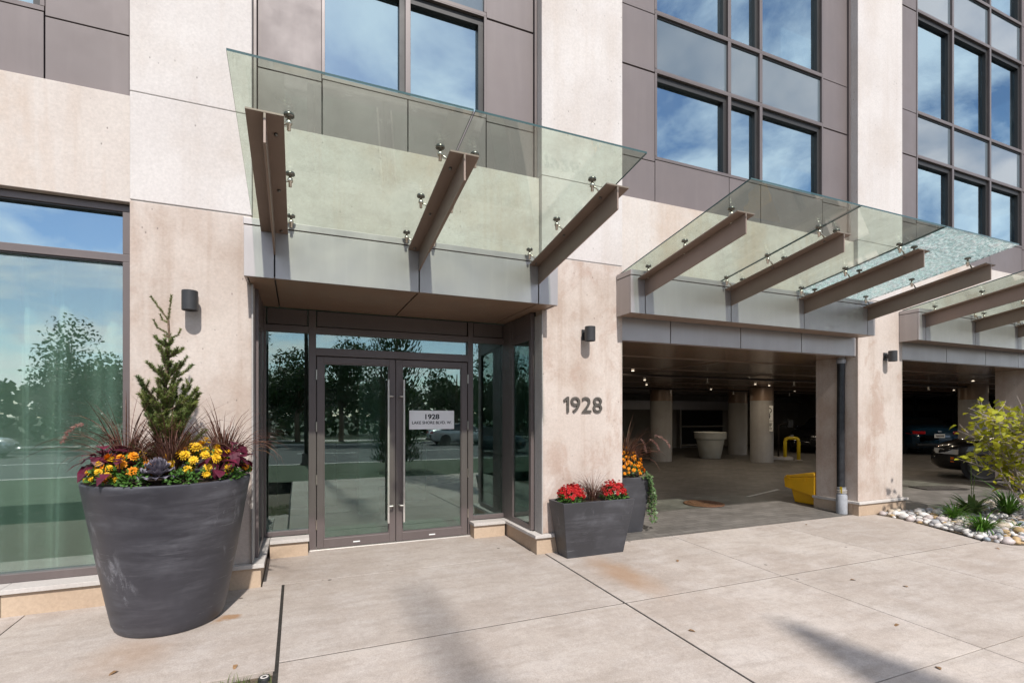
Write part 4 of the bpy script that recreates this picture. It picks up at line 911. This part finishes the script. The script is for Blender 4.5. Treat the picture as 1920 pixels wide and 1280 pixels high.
def fgrass(x, y, z, n, L, label, group='burgundy fountain grasses', lean=.75, w=.0085, plumes=0, seed=1, back=None):
    t = thing('fountain_grass', label, 'grass', (x, y, z), group=group); rnd = random.Random(seed); mb = MB()
    for i in range(n):
        az = rnd.random() * 2 * PI; l = L * rnd.uniform(.45, 1.1); r = .045 * math.sqrt(rnd.random())
        mb.blade((x + r * math.cos(az), y + r * math.sin(az), z), az + rnd.uniform(-.4, .4), l, rnd.uniform(.03, lean) ** 1.0 * .8, w * rnd.uniform(.6, 1.2), rnd.uniform(.2, 1.5), 7, rnd.uniform(-1, 1))
    mb.build('blades', M['grass_red'], t, kind='stuff')
    for i in range(plumes):
        pm = MB(); az = (.3 + i * .75) if back is None else back + i * .45; l = L * rnd.uniform(1.15, 1.35)
        st = MB(); pts = st.blade((x, y, z), az, l, .22 + .1 * i, .003, 1.1, 10)
        P = pts[-4:]
        for a, b in zip(P, P[1:]):
            for _ in range(60):
                p = a + (b - a) * rnd.random(); o = Vector((rnd.gauss(0, 1), rnd.gauss(0, 1), rnd.gauss(0, 1))).normalized(); st.leaf(p, o + (b - a).normalized() * 1.2, o.cross(b - a), .026, .004, 0, 1)
        st.build('plume', M['plume'], t)
    return t
ZS = PT + .03
fgrass(PX - .27, PY - .02, ZS, 200, .68, 'dark red fountain grass at the left side of the tall round planter', seed=2, plumes=1, back=2.6)
fgrass(PX + .03, PY - .18, ZS, 220, .62, 'dark red fountain grass at the front middle of the tall round planter', lean=.6, seed=3)
fgrass(PX + .33, PY + .12, ZS, 220, .66, 'dark red fountain grass at the right side of the tall round planter', lean=.85, seed=4)
def coleus(x, y, z, n, S, label, seed, az0=0, az1=2 * PI):
    t = thing('coleus', label, 'plant', (x, y, z), group='burgundy coleus plants'); rnd = random.Random(seed)
    lm_ = []
    for k in range(3):
        mb = MB(); mb.leaf((0, 0, 0), (1, 0, .15), (0, 0, 1), 1, .88, .35 + .18 * k, 2, .14)
        me = mb.mesh('leaf', M['coleus']); lm_.append(me)
    st = MB()
    for i in range(n):
        az = az0 + (az1 - az0) * (i + rnd.random()) / n; h = S * rnd.uniform(.2, 1.25); rr = S * rnd.uniform(.05, .5)
        p = Vector((math.cos(az) * rr, math.sin(az) * rr, h)); st.tube([(x, y, z), (x + p.x, y + p.y, z + p.z)], .004, 5, False)
        s = S * rnd.uniform(.42, .75); link('leaf', lm_[i % 3], t, p, (rnd.uniform(-.4, .4), rnd.uniform(-.5, .6), az + rnd.uniform(-.5, .5)), scale=(s, s, s))
    st.build('stem', M['coleus'], t)
coleus(PX - .36, PY - .14, ZS + .02, 34, .165, 'burgundy coleus leaves at the left rim of the tall round planter', 5)
coleus(PX - .22, PY - .36, ZS - .01, 9, .13, 'magenta veined coleus low at the front left rim of the round planter', 6)
coleus(PX + .41, PY - .10, ZS + .02, 34, .165, 'burgundy coleus leaves at the right rim of the tall round planter', 7)
coleus(PX + .33, PY - .30, ZS - .01, 8, .13, 'small burgundy coleus drooping over the front right rim of the planter', 8)
def flower_mesh(m, rings=3, pet=11, name='flower'):
    mb = MB(); rnd = random.Random(3)
    for r in range(rings):
        for k in range(pet):
            a = 2 * PI * (k + .5 * (r % 2)) / pet + rnd.uniform(-.1, .1); el = .05 + r * .45
            d = Vector((math.cos(a) * math.cos(el), math.sin(a) * math.cos(el), math.sin(el) * .9)); p = Vector((0, 0, .08 * r)) + d * .05
            mb.leaf(p, d, Vector((0, 0, 1)), .5 * (1 - .18 * r), .30, .25, 1)
    mb.lathe([(.16, .14), (.1, .24), (0, .28)], 8)
    return mb.mesh(name, m)
FY, FO, FR = flower_mesh(M['yflower']), flower_mesh(M['oflower']), flower_mesh(M['rflower'])
def bush(mb, x, y, z, rx, ry, h, n, ls, seed, lw=.55):
    rnd = random.Random(seed)
    for i in range(n):
        th = rnd.random() * 2 * PI; ph = math.acos(rnd.random()); q = rnd.uniform(.55, 1.0)
        d = Vector((math.cos(th) * math.sin(ph), math.sin(th) * math.sin(ph), math.cos(ph))); p = Vector((x + d.x * rx * q, y + d.y * ry * q, z + d.z * h * q))
        mb.leaf(p, d + Vector((rnd.uniform(-.8, .8), rnd.uniform(-.8, .8), rnd.uniform(-.3, .5))), d + Vector((0, 0, .5)), ls * rnd.uniform(.6, 1.2), ls * lw, .2, 1)
def mums(x, y, z, rx, ry, h, nf, size, fm, label, seed, kind='flower', joined=False, fmat=None, group=None, zbias=.0):
    t = thing('chrysanthemum', label, 'flowers', (x, y, z), group=group); rnd = random.Random(seed)
    mb = MB(); bush(mb, x, y, z, rx * 1.08, ry * 1.08, h * .95, 620 if joined else 260, .035, seed); mb.build('foliage', M['green'], t, kind='stuff')
    J_ = MB() if joined else None
    for i in range(nf):
        th = 2 * PI * ((i * .618034) % 1) + rnd.uniform(-.2, .2); ph = math.acos(1 - (1 - zbias) * (i + .5) / nf)
        d = Vector((math.cos(th) * math.sin(ph), math.sin(th) * math.sin(ph), math.cos(ph))); p = Vector((d.x * rx, d.y * ry, d.z * h + .012)) * rnd.uniform(.84, 1.14)
        s = size * rnd.uniform(.75, 1.1); q = d.to_track_quat('Z', 'Y')
        if joined:
            mtx = Matrix.Translation(Vector((x, y, z)) + p) @ q.to_matrix().to_4x4() @ Matrix.Scale(s, 4)
            J_.add([mtx @ v.co for v in fm.vertices], [tuple(f.vertices) for f in fm.polygons])
        else: link('flower', fm, t, p, q.to_euler(), scale=(s, s, s))
    if joined: J_.build('blossoms', fmat, t, kind='stuff')
mums(PX + .22, PY - .20, ZS + .01, .20, .15, .23, 34, .072, FY, 'bright yellow flower clump at the right front of the tall round planter', 21)
mums(PX - .20, PY - .27, ZS + .01, .13, .11, .17, 15, .078, FO, 'orange flower clump at the front left of the tall round planter', 22)
mums(PX - .31, PY - .30, ZS, .10, .12, .12, 18, .05, FY, 'small golden yellow flowers at the far left rim of the planter', 23)
mums(PX + .46, PY + .02, ZS, .06, .08, .08, 6, .055, FO, 'few orange flowers at the far right rim of the round planter', 24)
mums(PX - .10, PY - .02, ZS, .13, .10, .17, 9, .055, FY, 'yellow flowers at the back left beside the spruce trunk', 25)
def kale(x, y, z, S, label, seed):
    t = thing('ornamental_kale', label, 'plant', (x, y, z), group='ornamental kales'); rnd = random.Random(seed); mb = MB()
    for ring in range(5):
        nl = 11 - ring
        for k in range(nl):
            a = 2 * PI * k / nl + ring * .5; el = .1 + ring * .28; L = S * (1 - .14 * ring)
            d = Vector((math.cos(a) * math.cos(el), math.sin(a) * math.cos(el), math.sin(el))); sd = Vector((-math.sin(a), math.cos(a), 0)); vs = []
            for i in range(4):
                for j in range(7):
                    u = j / 6 - .5; q = (i + .3) / 3.3; ruff = (i / 3) ** 2 * S * .10 * math.sin(j * 2.1 + k * 1.7 + ring)
                    vs.append(Vector((x, y, z + .02 * ring)) + d * (L * q * (1 - .35 * u * u)) + sd * (u * L * .9 * (.25 + .75 * q)) + Vector((0, 0, 1)) * (ruff + rnd.uniform(-.004, .004)))
            mb.add(vs, [(i * 7 + j, i * 7 + j + 1, (i + 1) * 7 + j + 1, (i + 1) * 7 + j) for i in range(3) for j in range(6)])
    mb.build('leaves', M['kale'], t, kind='stuff')
kale(PX - .01, PY - .35, ZS + .02, .125, 'frilly grey purple kale at the front rim of the round planter', 31); kale(PX - .42, PY - .17, ZS + .01, .08, 'small grey purple kale at the far left rim of the planter', 32)
def greens(x, y, z, rx, h, label, seed, n=260):
    t = thing('bedding_plant', label, 'plant', (x, y, z)); mb = MB(); bush(mb, x, y, z, rx, rx, h, n, .028, seed, .6); mb.build('leaves', M['green'], t, kind='stuff')
greens(PX - .15, PY - .40, ZS - .02, .11, .10, 'low green leaves below the orange flowers at the planter rim', 41); greens(PX + .14, PY - .38, ZS - .02, .11, .10, 'low green leaves right of the grey kale at the planter rim', 42); greens(PX + .42, PY - .22, ZS - .02, .08, .09, 'low green leaves at the right rim of the round planter', 43)

# ------------------------------------------------------------------ square tapered planters by the entrance column
def square_pot(label, bot, top, z0, z1, th=.03):
    t = thing('square_planter', label, 'planter', ((bot[0] + bot[1]) / 2, (bot[2] + bot[3]) / 2, z0))
    q = lambda b, d, z: [(b[0] + d, b[2] + d, z), (b[1] - d, b[2] + d, z), (b[1] - d, b[3] - d, z), (b[0] + d, b[3] - d, z)]
    mb = MB(); S = [q(bot, 0, z0), q(top, 0, z1), q(top, th, z1), q(top, th + .01, z1 - .09)]
    for s in S: mb.v += s
    for i in range(3):
        for k in range(4): mb.f.append((i * 4 + k, i * 4 + (k + 1) % 4, (i + 1) * 4 + (k + 1) % 4, (i + 1) * 4 + k)); mb.mi.append(0)
    mb.build('pot', M['pot2'], t, bevel=.006)
    mb = MB(); a, b, c, d = top[0] + th, top[1] - th, top[2] + th, top[3] - th; N = 10
    for i in range(N + 1):
        for j in range(N + 1): mb.v.append((a + (b - a) * i / N, c + (d - c) * j / N, z1 - .025 + R(-.008, .012)))
    for i in range(N):
        for j in range(N): mb.f.append((i * (N + 1) + j, (i + 1) * (N + 1) + j, (i + 1) * (N + 1) + j + 1, i * (N + 1) + j + 1)); mb.mi.append(0)
    mb.build('soil', M['soil'], t, smooth=True); return t
square_pot('low wide charcoal square planter with red flowers under the number 1928', (2.655, 3.375, 4.765, 4.985), (2.56, 3.462, 4.675, 5.020), zg(4.88), .572)
mums(2.74, 4.83, .56, .15, .13, .16, 85, .05, FR, 'red chrysanthemums at the left end of the low square planter', 51, zbias=.25, joined=True, fmat=M['rflower'])
mums(3.30, 4.85, .56, .15, .13, .17, 80, .048, FR, 'red chrysanthemums at the right end of the low square planter', 52, zbias=.25, joined=True, fmat=M['rflower'])
fgrass(3.02, 4.84, .56, 190, .36, 'dark red fountain grass in the middle of the low square planter', lean=.75, w=.005, seed=53)
square_pot('tall charcoal square planter with trailing ivy just inside the driveway', (3.70, 4.15, 5.44, 5.86), (3.63, 4.235, 5.37, 5.93), zg(5.5), .70)
mums(3.90, 5.60, .74, .30, .25, .30, 190, .05, FO, 'orange chrysanthemums in the tall square planter by the driveway', 54, joined=True, fmat=M['oflower'])
fgrass(3.98, 5.60, .80, 170, .74, 'tall fountain grass with pink plumes behind the orange flowers by the driveway', lean=.95, w=.012, seed=55, plumes=4, back=-.4)
iv = thing('trailing_ivy', 'variegated ivy trailing over the corner of the tall square planter', 'ivy', (4.2, 5.42, .7)); vine = MB(); lv = MB(); rnd = random.Random(9)
for k in range(11):
    a = Vector((4.12 + rnd.uniform(-.10, .08), 5.40 + rnd.uniform(-.02, .18), .70)); pts = [a, a + Vector((.09, -.05, .03))]; L = rnd.uniform(.2, .68); nseg = 9
    for i in range(nseg): pts.append(pts[-1] + Vector((rnd.uniform(-.016, .024), rnd.uniform(-.022, .016), -L / nseg)))
    vine.tube(pts, .003, 4, False)
    for p, q in zip(pts, pts[1:]):
        for _ in range(4):
            d = Vector((rnd.uniform(-.6, 1), rnd.uniform(-1, .3), rnd.uniform(-.6, .3))); lv.leaf(p + (q - p) * rnd.random(), d, Vector((.3, -.8, .5)), rnd.uniform(.03, .055), rnd.uniform(.03, .05), .2, 1)
vine.build('vine', M['bark'], iv); lv.build('leaves', M['ivy'], iv, kind='stuff')

# ------------------------------------------------------------------ pebble bed, garden plants, shrub
edge = [(8.19, 5.02), (8.22, 4.59), (8.03, 3.85), (7.90, 3.55), (7.95, 3.3), (8.3, 3.12), (9.2, 3.0), (11, 2.95), (13.2, 2.95), (13.2, 4.93), (8.9, 4.93), (8.9, 5.02)]
mb = MB(); mb.add([(x, y, zg(y) + .004) for x, y in edge], [tuple(range(len(edge)))]); bed = mb.build('pebble_bed', M['dirt']); bed['kind'] = 'structure'
def inside(x, y):
    c = False; j = len(edge) - 1
    for i in range(len(edge)):
        xi, yi = edge[i]; xj, yj = edge[j]
        if (yi > y) != (yj > y) and x < (xj - xi) * (y - yi) / (yj - yi) + xi: c = not c
        j = i
    return c
def pebble_mesh(seed, m):
    rnd = random.Random(seed); mb = MB(); off = Vector((seed * 3.1, 0, 0)); nu, nv = 9, 6
    for i in range(nv + 1):
        ph = PI * i / nv
        for k in range(nu):
            th = 2 * PI * k / nu; d = Vector((math.sin(ph) * math.cos(th), math.sin(ph) * math.sin(th), math.cos(ph))); r = 1 + .22 * noise.noise(d * 1.2 + off); mb.v.append((d.x * r, d.y * r * .78, d.z * r * .58))
    for i in range(nv):
        for k in range(nu): mb.f.append((i * nu + k, (i + 1) * nu + k, (i + 1) * nu + (k + 1) % nu, i * nu + (k + 1) % nu)); mb.mi.append(0)
    return mb.mesh('pebble', m, True)
PB = [pebble_mesh(i, M['pebbles'][(0, 1, 0, 2, 4, 3, 0, 1, 5, 0, 4, 1)[i]]) for i in range(12)]
rnd = random.Random(77); spots = []; tries = 0
while len(spots) < 980 and tries < 60000:
    tries += 1; x = rnd.uniform(7.9, 13.1); y = rnd.uniform(2.97, 5.0)
    if not inside(x, y): continue
    r = rnd.choice((.035, .042, .05, .055, .065, .08)) * rnd.uniform(.85, 1.15)
    if all((x - a) ** 2 + (y - b) ** 2 > ((r + c) * .74) ** 2 for a, b, c in spots): spots.append((x, y, r))
spots.sort(key=lambda s: s[0] + .0 * s[1])
rest = MB()
for i, (x, y, r) in enumerate(spots):
    me = PB[rnd.randrange(12)]; rot = (rnd.uniform(-.3, .3), rnd.uniform(-.3, .3), rnd.uniform(0, 6.3)); z = zg(y) + r * .36
    if i < 295: link('pebble', me, bed, (x, y, z), rot, scale=(r, r, r * rnd.uniform(.9, 1.25)))
    else:
        from mathutils import Euler
        mt = Matrix.Translation((x, y, z)) @ Euler(rot).to_matrix().to_4x4() @ Matrix.Scale(r, 4); rest.cur = (0, 1, 4, 3)[i % 4]
        rest.add([mt @ v.co for v in me.vertices], [tuple(f.vertices) for f in me.polygons])
rest.build('pebbles', M['pebbles'], bed, smooth=True, kind='stuff')
def clump(name, label, cat, x, y, n, L, W, lean, droop, m, seed, group=None):
    z = zg(y) + .02; t = thing(name, label, cat, (x, y, z), group=group); rnd = random.Random(seed); mb = MB()
    for i in range(n):
        az = rnd.random() * 2 * PI; mb.blade((x + .03 * math.cos(az), y + .03 * math.sin(az), z), az, L * rnd.uniform(.5, 1.1), rnd.uniform(.15, lean), W * rnd.uniform(.7, 1.2), droop * rnd.uniform(.6, 1.3), 6, rnd.uniform(-.3, .3))
    mb.build('leaves', M[m], t, kind='stuff'); return t
import sys
def at(u, v, z=None, Y=None):
    F = (math.sin(YAW), math.cos(YAW)); Rv = (math.cos(YAW), -math.sin(YAW)); a = (u - 960) / 951; b = (778 - v) / 951; d = (F[0] + Rv[0] * a, F[1] + Rv[1] * a, b)
    t = (-.026 * 6.11 - 1.5) / (d[2] - .026 * d[1]); return d[0] * t, d[1] * t
x, y = at(1822, 966); ho = clump('hosta', 'pale edged hosta with a tall flower stalk among the pebbles', 'plant', x, y, 60, .44, .075, 1.15, .7, 'hosta', 61)
for dxx, hh in ((-.02, .80), (.09, .62)):
    mb = MB(); p0 = Vector((x, y, zg(y))); pts = [p0, p0 + Vector((dxx * .5, 0, hh * .6)), p0 + Vector((dxx, 0, hh))]; mb.tube(pts, .005, 5)
    for i in range(12): q = pts[1] + (pts[2] - pts[1]) * (i / 11); mb.leaf(q, (R(-1, 1), R(-1, 1), .3), (0, 0, 1), .045, .018, .3, 1)
    mb.build('flower_stalk', M['hosta'], ho)
x, y = at(1890, 966); dlp = clump('daylily', 'green daylily clump with one yellow bloom at the right edge', 'plant', x, y, 150, .66, .022, .9, 1.0, 'lily', 62)
mb = MB(); p0 = Vector((x - .02, y - .05, zg(y))); mb.tube([p0, p0 + Vector((.0, 0, .58))], .005, 5); mb.build('stem', M['lily'], dlp)
link('flower', FY, dlp, p0 + Vector((0, 0, .60)) - wloc(dlp), (.7, .2, 0), scale=(.13, .13, .14))
x, y = at(1843, 1000); clump('daylily', 'low bright green daylily clump nearest the sidewalk among the pebbles', 'plant', x, y, 130, .42, .02, 1.0, 1.1, 'lily', 63)
x, y = at(1790, 974); clump('daylily', 'low dark green grassy clump between the column and the hosta', 'plant', x, y, 90, .38, .018, 1.1, .9, 'lily', 64)
x, y = at(1906, 990); clump('daylily', 'tiny green tuft at the right edge among the pebbles', 'plant', x, y, 30, .14, .012, 1.1, .9, 'lily', 65)

sh = thing('garden_shrub', 'yellow green leafed shrub reaching in from the right edge', 'shrub', (9.75, 3.72, zg(3.72)))
wood = MB(); rnd = random.Random(5); LT = [MB().leaf((0, 0, 0), (1, 0, .05), (0, 0, 1), 1, .58, .25 + .1 * k, 2, .08).mesh('leaf', M['shrub']) for k in range(3)]
base = Vector((9.75, 3.72, zg(3.72))); tips = []
def sbranch(p, d, L, r, depth):
    pts = [p]
    for i in range(5):
        d = (d + Vector((rnd.uniform(-.16, .16), rnd.uniform(-.16, .16), rnd.uniform(-.10, .12)))).normalized(); pts.append(pts[-1] + d * L / 5)
    wood.tube(pts, [r * (1 - i / 6.5) + .001 for i in range(6)], 6, False)
    if depth == 0: tips.append(pts[5]); [tips.append(q) for q in pts[2:5]]
    else:
        for i in (2, 3, 4, 5):
            for s in (-1, 1):
                if depth == 2 and rnd.random() < .25: continue
                ax = Vector((0, 0, 1)) if rnd.random() < .65 else Vector((0, 1, 0)); nd = d.copy(); nd.rotate(Matrix.Rotation(s * rnd.uniform(.4, .9), 3, ax)); sbranch(pts[i], nd, L * rnd.uniform(.35, .55), r * .5, depth - 1)
for tgt in ((8.75, 3.75, 1.25), (8.95, 3.45, .95), (9.05, 4.1, 1.45), (9.2, 3.6, 1.75), (8.75, 3.9, .72), (9.5, 4.2, 1.6), (10.2, 3.5, 1.5), (10.4, 4.0, 1.3), (9.9, 3.2, 1.7)):
    v = Vector(tgt) - base; sbranch(base + Vector((rnd.uniform(-.05, .05), rnd.uniform(-.05, .05), 0)), (v.normalized() + Vector((0, 0, .25))).normalized(), v.length * .72, .016, 2)
tk = MB(); tk.tube([base - Vector((0, 0, .05)), base + Vector((0, 0, .12))], [.05, .035], 8); tk.build('trunk', M['bark_grey'], sh, smooth=True)
crown = wood.build('crown', M['bark_grey'], sh, smooth=True); LO = wloc(crown); cand = []
for p in tips:
    for _ in range(1 if rnd.random() < .66 else 0): cand.append(p + Vector((rnd.uniform(-.03, .03), rnd.uniform(-.03, .03), rnd.uniform(-.02, .03))))
cand = [p for p in cand if p.x > 8.62 or p.z > 1.15]; cand.sort(key=lambda p: p.x)
restl = MB()
for i, p in enumerate(cand):
    s = rnd.uniform(.08, .135); rot = (rnd.uniform(-.7, .7), rnd.uniform(-.5, .7), rnd.uniform(0, 6.3))
    if i < 295: link('leaf', LT[i % 3], crown, p - LO, rot, scale=(s, s, s))
    else: d = Vector((math.cos(rot[2]), math.sin(rot[2]), -.3)); restl.leaf(p, d, Vector((rot[0] * .6, rot[1] * .6, 1)), s, s * .58, .3, 2, .05)
restl.build('leaves', M['shrub'], crown, kind='stuff')
# worn grass in the bed at the lower left
mb = MB(); rnd = random.Random(12)
for i in range(2200):
    x = -1.7 + 1.57 * rnd.random() ** .6; y = rnd.uniform(2.2, 3.43)
    if noise.noise(Vector((x * 2.5, y * 2.5, 0))) < -.12: continue
    mb.blade((x, y, zg(y) - .03), rnd.random() * 6.3, rnd.uniform(.03, .08), rnd.uniform(.1, .8), .004, .8, 3)
o = mb.build('turf_grass', M['grass']); o['kind'] = 'stuff'; tag(o, 'worn grass and weeds in the soil strip at the lower left', 'grass')
sp = thing('lawn_sprinkler', 'small black round lawn sprinkler at the corner of the soil strip', 'sprinkler', (-.185, 3.40, zg(3.4) - .012)); link('body', MB().lathe([(.035, -.1), (.035, .0), (.030, .008), (.022, .006), (.0, .006)], 18).mesh('body', M['rubber'], True), sp); link('cap_ring', MB().lathe([(.012, .007), (.02, .010), (.024, .007)], 18).mesh('cap_ring', M['cap'], True), sp)
lf = [MB().leaf((0, 0, 0), (1, 0, .3), (0, 0, 1), 1, .5, .5, 2, .2).mesh('dry_leaf', M['dryleaf']) for _ in (0, 1)]
for u, v in ((1594, 1087), (1703, 1101), (1512, 984), (1764, 1256), (1686, 1171), (1270, 1050), (1290, 1182), (1866, 1027), (222, 1258), (443, 1246)):
    x, y = at(u, v); o = link('dry_leaf', lf[0], None, (x, y, zg(y) + .004), (0, 0, R(0, 6)), scale=(.055, .055, .055)); tag(o, 'small dry brown leaf lying on the concrete sidewalk', 'leaf', 'fallen leaves on the sidewalk')

# ------------------------------------------------------------------ across the street, behind the photographer
def tree_mesh(seed, H, W, m):
    rnd = random.Random(seed); tr = MB(); lv = MB(); lobes = []
    tr.tube([(0, 0, -.3), (.05, 0, H * .25), (-.05, .05, H * .5), (0, 0, H * .8)], [.22, .17, .12, .04], 8)
    for i in range(15):
        a = rnd.random() * 6.3; q = rnd.uniform(.1, .75); c = Vector((math.cos(a) * W * q, math.sin(a) * W * q, H * rnd.uniform(.26, .86))); lobes.append((c, W * rnd.uniform(.28, .46)))
        tr.tube([(0, 0, H * .3), tuple(c * .6 + Vector((0, 0, H * .1))), tuple(c)], [.08, .05, .015], 5)
    for c, r in lobes:
        for _ in range(330):
            d = Vector((rnd.gauss(0, 1), rnd.gauss(0, 1), rnd.gauss(0, 1))).normalized(); p = c + d * r * rnd.uniform(.5, 1.1); s = rnd.uniform(.16, .30)
            lv.leaf(p, Vector((rnd.uniform(-1, 1), rnd.uniform(-1, 1), rnd.uniform(-1, .4))), d, s, s * .7, .2, 1)
    return tr.mesh('trunk', M['bark'], True), lv.mesh('crown', m)
TM = [tree_mesh(101, 8.5, 3.2, M['tree_leaf']), tree_mesh(102, 7.2, 3.0, M['tree_leaf']), tree_mesh(103, 9.5, 3.0, M['tree_leaf'])]
rnd = random.Random(4)
for i, x in enumerate(range(-40, 50, 4)):
    t = thing('street_tree', 'leafy tree across the street, seen only as a reflection in the glass', 'tree', (x + rnd.uniform(-1.5, 1.5), -26.5 + rnd.uniform(-2.5, 1.5) - (6 if i % 3 == 0 else 0), -.42), rnd.random() * 6, 'trees across the street')
    k = rnd.uniform(.85, 1.15); t.scale = (k, k, k); a, b = TM[i % 3]; link('trunk', a, t); link('crown', b, t)
def cedar(x, y, H, W, label):
    z = zg(y); t = thing('columnar_cedar', label, 'conifer', (x, y, z)); tr = MB(); tr.tube([(x, y, z), (x, y, z + H * .9)], [.06, .01], 6); tr.build('trunk', M['bark'], t); mb = MB(); rnd = random.Random(8)
    for i in range(5200):
        q = rnd.random() ** 1.2; h = .25 + (H - .25) * q; r = W * min(1, ((H - h) / (H * .5)) ** .9) * (.4 + .6 * rnd.random()) + .01; a = rnd.random() * 6.3
        mb.leaf((x + r * math.cos(a), y + r * math.sin(a), z + h), (math.cos(a) * .5, math.sin(a) * .5, 1), (math.cos(a), math.sin(a), 0), .16, .07, 0, 1)
    mb.build('crown', M['conifer'], t)
cedar(3.05, -4.9, 8.3, .85, 'slim dark columnar cedar behind the photographer, its shadow tip on the sidewalk')
lp = thing('street_lamp', 'grey street lamp pole behind the photographer, casting a soft streak on the sidewalk', 'street lamp', (.30, -8.7, zg(-8.7)))
link('pole', MB().tube([(0, 0, 0), (0, 0, 7), (0, 0, 14.6)], [.07, .065, .055], 14).mesh('pole', M['iron'], True), lp); link('arm', MB().tube([(0, 0, 14.5), (0, -1.0, 14.9), (0, -2.2, 14.95)], .05, 8).mesh('arm', M['iron'], True), lp); link('lamp_head', MB().box(-.16, .16, -2.9, -2.15, 14.88, 15.0).mesh('lamp_head', M['iron']), lp, bevel=.04); link('base', MB().lathe([(.2, 0), (.2, .05), (.15, .08), (.15, .4), (.13, .42)], 16).mesh('base', M['iron'], True), lp)

mb = MB(); rnd = random.Random(40)
for i in range(26000):
    x = rnd.uniform(-110, 130); top = 5.2 + 2.2 * noise.noise(Vector((x * .13, 3, 0))) + 1.2 * noise.noise(Vector((x * .6, 7, 0))); z = -.4 + top * rnd.random() ** .8
    s_ = rnd.uniform(.45, .8); mb.leaf((x, rnd.uniform(-44, -36), z), (rnd.uniform(-1, 1), rnd.uniform(-1, 1), rnd.uniform(-1, .5)), (rnd.uniform(-1, 1), 1, rnd.uniform(-.5, 1)), s_, s_ * .8, .2, 1)
o = mb.build('far_wood', M['tree_leaf']); o['kind'] = 'stuff'; tag(o, 'dark belt of far trees across the street, mirrored in the glass', 'trees')
